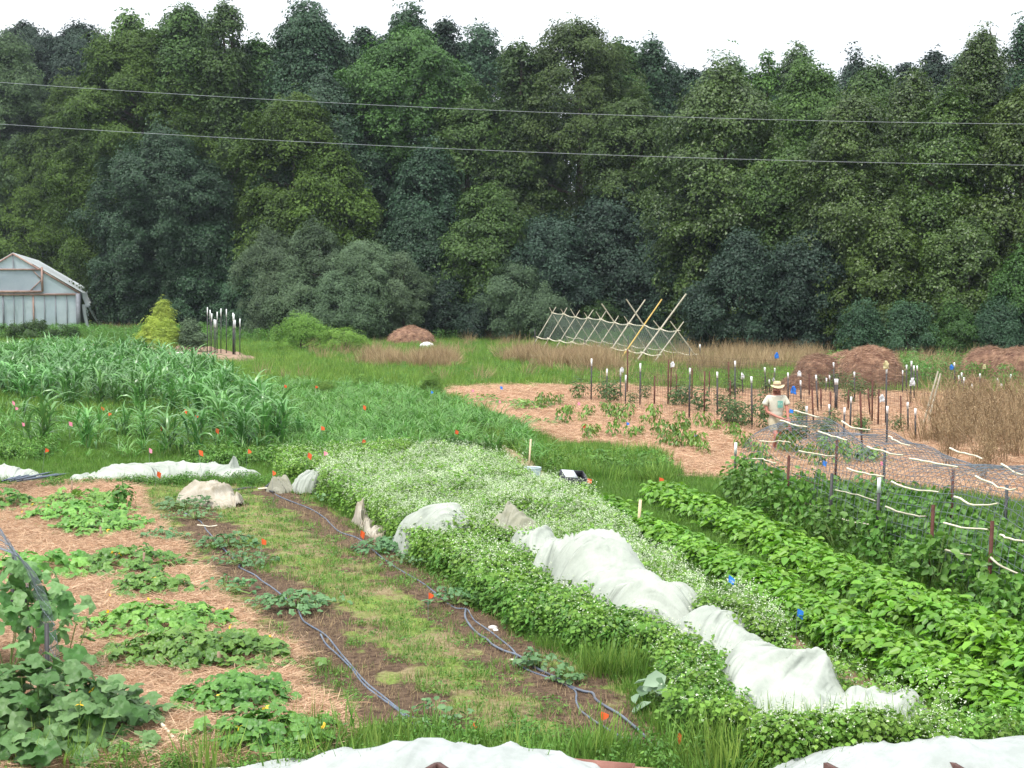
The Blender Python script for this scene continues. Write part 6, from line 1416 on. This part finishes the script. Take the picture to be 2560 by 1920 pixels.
# ------------------------------------------------------------------ greenhouse
def greenhouse():
    Rr = np.array([-34.7, 112.6]); a = np.array([-.274, .962]); w_ = np.array([-.962, -.274]); hw, ze, zp, Lg = 4.97, 3.3, 6.44, 40.0
    def G(s, d, z): q = Rr + w_ * s + a * d; return np.array([q[0], q[1], z])
    base = G(hw, 0, 0)
    r_ = thing('greenhouse', base, 'gabled plastic covered greenhouse with torn side sheeting at the left edge', 'greenhouse')
    M_film = surf('cloudy_film', (.42, .51, .55), (.58, .66, .69), .5, .35, .5, .15, .35, bscale=1.2)
    M_top = surf('white_roof_film', (.62, .67, .69), (.74, .78, .79), .8, .45, .4, .2, .3, bscale=1.4)
    M_fr = surf('rusty_pink_frame', (.24, .15, .12), (.38, .26, .22), 3, .8, .2); M_gr = surf('grey_frame', (.14, .15, .17), (.22, .23, .25), 3, .7, .3)
    def quad(P): return np.array(P) - base
    def sheet(c0, c1, c2, c3, n, m, amp, seed):
        u, v = np.meshgrid(np.linspace(0, 1, n), np.linspace(0, 1, m), indexing='ij')
        P = (c0 * (1 - u)[..., None] + c1 * u[..., None]) * (1 - v)[..., None] + (c3 * (1 - u)[..., None] + c2 * u[..., None]) * v[..., None]
        N = norm(np.cross(c1 - c0, c3 - c0)); P = P + N * (amp * (fbm(u * n / 5, v * m / 5, seed) - .5) * np.minimum(1, 8 * np.minimum(np.minimum(u, 1 - u), np.minimum(v, 1 - v))))[..., None]
        i = (np.arange(n - 1)[:, None] * m + np.arange(m - 1)[None]).ravel(); return P.reshape(-1, 3) - base, np.stack([i, i + 1, i + m + 1, i + m], 1)
    # gable film, one bulging sheet per opening
    gab = build('end_wall', [sheet(G(0, 0, .1), G(2 * hw, 0, .1), G(2 * hw, 0, ze), G(0, 0, ze), 30, 12, .25, 1), sheet(G(0, 0, ze), G(hw, 0, ze), G(hw, 0, zp - .02), G(.02, 0, ze + .02), 16, 12, .12, 2), sheet(G(2 * hw, 0, ze), G(hw, 0, ze), G(hw, 0, zp - .02), G(2 * hw - .02, 0, ze + .02), 16, 12, .12, 3)], M_film, r_, smooth=True)
    e = -.12
    rf = build('roof', [sheet(G(hw, e, zp + .1), G(-.25, e, ze + .05), G(-.25, Lg, ze + .05), G(hw, Lg, zp + .1), 14, 60, .35, 4), sheet(G(hw, e, zp + .1), G(2 * hw + .25, e, ze + .05), G(2 * hw + .25, Lg, ze + .05), G(hw, Lg, zp + .1), 14, 60, .35, 5)], M_top, r_, smooth=True)
    build('side_wall', [sheet(G(2 * hw, 0, 0), G(2 * hw, Lg, 0), G(2 * hw, Lg, ze), G(2 * hw, 0, ze), 30, 6, .1, 6), sheet(G(0, Lg, 0), G(2 * hw, Lg, 0), G(2 * hw, Lg, ze), G(0, Lg, ze), 10, 6, .1, 8)], M_film, r_, smooth=True)
    def bar(A, B, t, nm, mt, f=-.09): 
        A = G(A[0], f, A[1]); B = G(B[0], f, B[1]); build(nm, [beam(A - base, B - base, t, t)], mt, r_)
    bar((-.02, ze), (hw, zp), .13, 'rafter', M_fr); bar((2 * hw, ze), (hw, zp), .13, 'rafter', M_fr)
    bar((0, ze - .08), (2 * hw, ze - .08), .17, 'tie_beam', M_fr, -.11)
    bar((.12, 0), (.12, ze), .30, 'corner_post', M_gr, -.15); bar((2 * hw, 0), (2 * hw, ze), .2, 'corner_post', M_gr, -.1)
    for s in (1.0, 1.85, 2.7, 3.53, 4.3, 5.0, 5.8, 6.6, 7.6, 8.6): bar((s + .0, 0), (s, ze), .11 if abs(s - 3.53) < .1 or abs(s - 5.8) < .1 else .06, 'stud', M_fr if abs(s - 3.53) < .1 else M_gr, -.08)
    bar((hw, ze), (hw, zp), .07, 'stud', M_gr, -.08)
    # big door panel high in the gable
    d = thing_part('door', r_)
    x0, x1, z0, z1 = hw - 2.15, hw + 2.1, ze + .15, ze + 1.9
    M2 = M_fr
    build('door_frame', [beam(G(x0, -.2, z0) - base, G(x1, -.2, z0) - base, .15, .18), beam(G(x0, -.2, z1) - base, G(x1, -.2, z1) - base, .13), beam(G(x0, -.22, z0) - base, G(x0, -.22, z1 + .2) - base, .14), beam(G(x1, -.22, z0) - base, G(x1, -.22, z1 + .2) - base, .14),
                         beam(G(x0 + .05, -.19, z0 + .95) - base, G(x0 + .95, -.19, z0 + .05) - base, .07), beam(G(x1 - .05, -.19, z0 + .95) - base, G(x1 - .95, -.19, z0 + .05) - base, .07), beam(G(x0 + .05, -.19, z1 - .8) - base, G(x0 + .7, -.19, z1 - .05) - base, .07), beam(G(x1 - .05, -.19, z1 - .8) - base, G(x1 - .7, -.19, z1 - .05) - base, .07)], M2, d)
    build('door_film', [sheet(G(x0, -.14, z0), G(x1, -.14, z0), G(x1, -.14, z1), G(x0, -.14, z1), 14, 8, .1, 9)], surf('door_film', (.32, .38, .44), (.44, .50, .55), .6, .35, .5, .15, .3), d, smooth=True)
    # side posts and torn hanging plastic
    for k in range(10):
        q = .5 + k * 2.1; build('side_post', [beam(G(.12, q, 0) - base, G(.12, q, ze) - base, .14)], M_gr, r_)
    for (d0, d1, zt_, zb_, out, seed) in ((.1, 1.2, ze - .9, .15, .35, 1), (9, 18, ze - .3, .55, 1.2, 2), (22, 36, ze, .9, 1.6, 3), (.0, 9, ze + .05, ze - .95, .35, 4), (9, 30, ze + .05, ze - .8, .5, 5)):
        n, m = 16, 14; u, v = np.meshgrid(np.linspace(0, 1, n), np.linspace(0, 1, m), indexing='ij'); P = np.zeros((n, m, 3))
        rag = (fbm(u * 6, v * 0, seed) - .5) * .9 * v
        for i in range(n):
            for j in range(m):
                P[i, j] = G(-.28 - out * v[i, j] ** 1.5 - .15 * math.sin(u[i, j] * 17 + seed), d0 + (d1 - d0) * u[i, j] * (1 - .4 * v[i, j]), zt_ + (zb_ - zt_) * v[i, j] + rag[i, j])
        i = (np.arange(n - 1)[:, None] * m + np.arange(m - 1)[None]).ravel(); build('torn_sheet', [(P.reshape(-1, 3) - base, np.stack([i, i + 1, i + m + 1, i + m], 1))], M_top, r_, smooth=True)
def thing_part(name, parent):
    me = bpy.data.meshes.new(name); o = bpy.data.objects.new(name, me); C.objects.link(o); o.parent = parent
    return o
greenhouse()
def shed():
    b = aty((132, 590), 156.5); b[2] = 0; r_ = thing('shed', b, 'grey roofed shed barely visible between the trees above the greenhouse', 'shed')
    zt = aty((132, 583), 156.5)[2]
    build('walls', [box([0, 1.5, zt / 2 - .3], [4.6, 3, zt - .6])], surf('grey_boards', (.10, .10, .12), (.18, .18, .2), 2, .8, .2), r_)
    build('roof', [beam([-2.6, -.2, zt - .55], [-2.6, 1.6, zt], .001, .06)] and [(np.array([[-2.6, -.3, zt - .62], [2.4, -.3, zt - .62], [2.4, 1.6, zt + .02], [-2.6, 1.6, zt + .02], [-2.6, 3.4, zt - .62], [2.4, 3.4, zt - .62]]), np.array([[0, 1, 2, 3], [3, 2, 5, 4]]))], surf('metal_roof', (.36, .38, .44), (.46, .48, .54), 3, .5, .4), r_)
shed()
# ================================================================== PERSON
def person():
    b = at((1860 + 545 * .13865, 930 + 1480 * .13865)); r_ = thing('person', b, 'person in straw hat, cream t-shirt and khaki shorts walking beside the wire tunnel', 'person')
    M_skin = surf('skin', (.38, .15, .11), (.46, .20, .15), 5, .6, .3, 0)
    M_shirt = surf('cream_cotton', (.50, .49, .40), (.58, .56, .47), 5, .9, .1, .3, bscale=9)
    M_short = surf('khaki_cloth', (.34, .29, .20), (.44, .39, .28), 6, .9, .1, .4, bscale=12)
    def skin(name, vs_, es, root, mat, sub=2):
        me = bpy.data.meshes.new(name); me.from_pydata([v[:3] for v in vs_], es, []); o = bpy.data.objects.new(name, me); C.objects.link(o); o.parent = r_
        me.materials.append(mat)
        md = o.modifiers.new('skin', 'SKIN'); md.use_smooth_shade = True
        for k, v in enumerate(vs_):
            sv = me.skin_vertices[0].data[k]; sv.radius = (v[3], v[4] if len(v) > 4 else v[3]); sv.use_root = (k == root)
        s = o.modifiers.new('sub', 'SUBSURF'); s.levels = sub; s.render_levels = sub
        return o
    x = lambda p: (p - 560) / 747.0
    # joints (x, y, z, radius x, radius y); he faces the camera (-y)
    vs_ = [(.03, 0, .90, .15, .11), (.03, -.01, 1.08, .135, .10), (.03, -.02, 1.26, .165, .11), (.03, -.02, 1.38, .13, .09), (.035, -.03, 1.46, .055, .055), (.035, -.05, 1.56, .076, .088), (.04, -.045, 1.65, .074, .09),
           (-.15, -.02, 1.38, .058), (-.225, -.03, 1.22, .047), (-.20, -.06, 1.04, .038), (.0, -.22, .94, .030), (.18, -.34, .88, .024), (.235, -.36, .865, .030, .018),
           (.21, -.02, 1.38, .058), (.27, -.04, 1.22, .047), (.285, -.10, 1.03, .038), (.29, -.20, .85, .030), (.30, -.25, .77, .024), (.305, -.265, .715, .030, .018),
           (-.07, 0, .84, .095), (-.05, -.16, .62, .075), (.0, -.26, .47, .058), (-.01, -.16, .30, .058), (-.03, -.08, .10, .036), (-.03, -.08, .045, .034), (-.035, -.22, .03, .034, .028),
           (.12, .0, .84, .095), (.13, .04, .64, .075), (.12, .05, .48, .055), (.09, .22, .34, .05), (.06, .36, .22, .034), (.06, .40, .17, .032), (.06, .34, .04, .03, .028)]
    es = [(0, 1), (1, 2), (2, 3), (3, 4), (4, 5), (5, 6), (3, 7), (7, 8), (8, 9), (9, 10), (10, 11), (11, 12), (3, 13), (13, 14), (14, 15), (15, 16), (16, 17), (17, 18), (0, 19), (19, 20), (20, 21), (21, 22), (22, 23), (23, 24), (24, 25), (0, 26), (26, 27), (27, 28), (28, 29), (29, 30), (30, 31), (31, 32)]
    def hand(w, tip_dir, side):
        base_ = vs_[w][:3]
        for k in range(5):
            off = (k - 2) * .019; L = (.05, .075, .082, .076, .06)[k]
            sd = np.array(side) * off; d = np.array(tip_dir) * (1 if k else .5) + (np.array(side) * -.9 if k == 0 else 0)
            a = np.array(base_) + sd + np.array(tip_dir) * .035; m = a + d * L * .55; t = m + d * L * .4 + np.array([0, .02, -.03])
            i = len(vs_); vs_.append((*a, .011)); vs_.append((*m, .0095)); vs_.append((*t, .008)); es.extend([(w, i), (i, i + 1), (i + 1, i + 2)])
    hand(12, (.8, -.45, -.35), (.3, .5, .8)); hand(18, (.05, -.3, -.95), (1, 0, 0))
    skin('body', vs_, es, 0, M_skin)
    sh = [(.03, 0, .84, .19, .145), (.03, -.01, 1.06, .175, .13), (.03, -.02, 1.24, .20, .135), (.03, -.02, 1.375, .17, .11), (.035, -.025, 1.43, .075, .072), (-.16, -.02, 1.375, .082), (-.235, -.03, 1.25, .085), (-.262, -.035, 1.18, .088), (.22, -.02, 1.375, .082), (.285, -.04, 1.25, .082), (.30, -.05, 1.19, .084)]
    skin('shirt', sh, [(0, 1), (1, 2), (2, 3), (3, 4), (3, 5), (5, 6), (6, 7), (3, 8), (8, 9), (9, 10)], 2, M_shirt)
    so_ = [(.03, 0, 1.0, .155, .12), (.03, 0, .86, .17, .135), (-.07, -.03, .78, .125), (-.05, -.14, .64, .108), (-.025, -.2, .54, .10), (.12, .0, .78, .12), (.13, .04, .62, .105), (.13, .045, .52, .10)]
    skin('shorts', so_, [(0, 1), (1, 2), (2, 3), (3, 4), (1, 5), (5, 6), (6, 7)], 1, M_short)
    M_hair = surf('grey_brown_hair', (.14, .10, .08), (.22, .17, .13), 20, .9, .1); M_dk = surf('dark_eye', (.03, .02, .02), (.05, .03, .03), 5, .5, .4); M_lip = surf('lips', (.36, .12, .10), (.42, .15, .12), 5, .6, .3)
    hc = np.array([.04, -.045, 1.60])
    def ell(c, s, n=12, m=8):
        u = np.linspace(0, 2 * math.pi, n, endpoint=False); v = np.linspace(-math.pi / 2, math.pi / 2, m); U, W_ = np.meshgrid(u, v, indexing='ij')
        P = np.stack([np.cos(U) * np.cos(W_) * s[0], np.sin(U) * np.cos(W_) * s[1], np.sin(W_) * s[2]], -1).reshape(-1, 3) + c
        i = np.arange(n)[:, None] * m; j = np.arange(m - 1)[None]; i2 = ((np.arange(n) + 1) % n)[:, None] * m
        return P, np.stack([i + j, i2 + j, i2 + j + 1, i + j + 1], -1).reshape(-1, 4)
    build('hair', [ell(hc + [0, .035, .02], (.088, .085, .095))], M_hair, r_, smooth=True)
    for s in (-1, 1):
        build('eye', [ell(hc + [s * .03, -.088, -.005], (.013, .008, .007), 8, 6)], M_dk, r_, smooth=True)
        build('ear', [ell(hc + [s * .083, .0, -.02], (.012, .02, .032), 8, 6)], M_skin, r_, smooth=True)
    build('nose', [ell(hc + [0, -.1, -.035], (.014, .022, .024), 8, 6)], M_skin, r_, smooth=True)
    build('mouth', [ell(hc + [0, -.088, -.075], (.026, .01, .007), 8, 6)], M_lip, r_, smooth=True)
    # hat: crown with dent, band, wavy brim
    M_hat = surf('straw_hat', (.42, .34, .19), (.58, .50, .32), 14, .85, .15, .4); M_band = surf('hat_band', (.25, .16, .11), (.34, .23, .16), 8, .8, .2)
    n = 28; a = np.arange(n) * 2 * math.pi / n; hz = 1.665
    rings = [(.175, .0), (.15, .006), (.12, .012), (.10, .018), (.096, .055), (.088, .095), (.07, .115), (.03, .108), (.005, .10)]
    P = np.array([[(r + .0) * math.cos(t) + .04, r * math.sin(t) * 1.1 - .045, hz + z + (.028 * math.cos(2 * t) * (r / .175) ** 3 if z < .02 else 0) - (.02 * (r / .175) ** 2 * (math.sin(t) < -.3) if z < .02 else 0)] for r, z in rings for t in a])
    F = np.array([[i * n + j, i * n + (j + 1) % n, (i + 1) * n + (j + 1) % n, (i + 1) * n + j] for i in range(len(rings) - 1) for j in range(n)])
    h_ = build('hat', [(P, F)], M_hat, r_, smooth=True)
    P2 = np.array([[r * math.cos(t) + .04, r * math.sin(t) * 1.1 - .045, hz + z] for r, z in ((.103, .018), (.1005, .05)) for t in a]); build('hat_band', [(P2, np.array([[j, (j + 1) % n, n + (j + 1) % n, n + j] for j in range(n)]))], M_band, h_, smooth=True)
    # shirt print: a teal block with pale lettering-like strokes
    M_teal = surf('teal_print', (.14, .36, .30), (.18, .42, .35), 8, .8, .1); M_pale = surf('pale_print', (.55, .68, .60), (.6, .72, .64), 8, .8, .1)
    px, pz, py = .10, 1.225, -.155
    def patch_(x0, x1, z0, z1, dy=0.0):
        xs_ = np.linspace(x0, x1, 7); zs_ = np.linspace(z0, z1, 4)
        P = np.array([[u, -.168 + 1.2 * (u - .03) ** 2 + .05 * abs(v - 1.24) - dy, v] for u in xs_ for v in zs_]); i = (np.arange(6)[:, None] * 4 + np.arange(3)[None]).ravel()
        return P, np.stack([i, i + 1, i + 5, i + 4], 1)
    pr = build('shirt_print', [patch_(.035, .165, 1.145, 1.31)], M_teal, r_, smooth=True)
    for q in [(.05, .056, 1.21, 1.27), (.05, .08, 1.262, 1.27), (.085, .091, 1.21, 1.26), (.085, .108, 1.21, 1.217), (.12, .126, 1.21, 1.255), (.12, .145, 1.248, 1.256), (.12, .14, 1.21, 1.217)]:
        build('lettering', [patch_(*q, .004)], M_pale, pr)
    for (c, s) in (((-.035, -.15, .035), (.046, .13, .038)), ((.06, .36, .05), (.045, .07, .09))):
        build('shoe', [ell(np.array(c), s, 14, 8)], surf('dark_shoe', (.05, .035, .03), (.09, .06, .05), 8, .7, .3), r_, smooth=True)
person()
# ================================================================== HAZE (thin summer air)
hm = bpy.data.materials.new('haze'); hm.use_nodes = True
ht = hm.node_tree; ht.nodes.clear()
ho = ht.nodes.new('ShaderNodeOutputMaterial'); hv = ht.nodes.new('ShaderNodeVolumePrincipled')
hv.inputs['Color'].default_value = (.80, .88, 1.0, 1); hv.inputs['Density'].default_value = .00016; hv.inputs['Anisotropy'].default_value = .2
ht.links.new(hv.outputs[0], ho.inputs['Volume'])
hz_ = build('haze', [box([0, 105, 15.5], [420, 270, 33.5])], hm); hz_['kind'] = 'stuff'; hz_['label'] = 'thin pale summer haze in the air'
scene.cycles.volume_bounces = 0
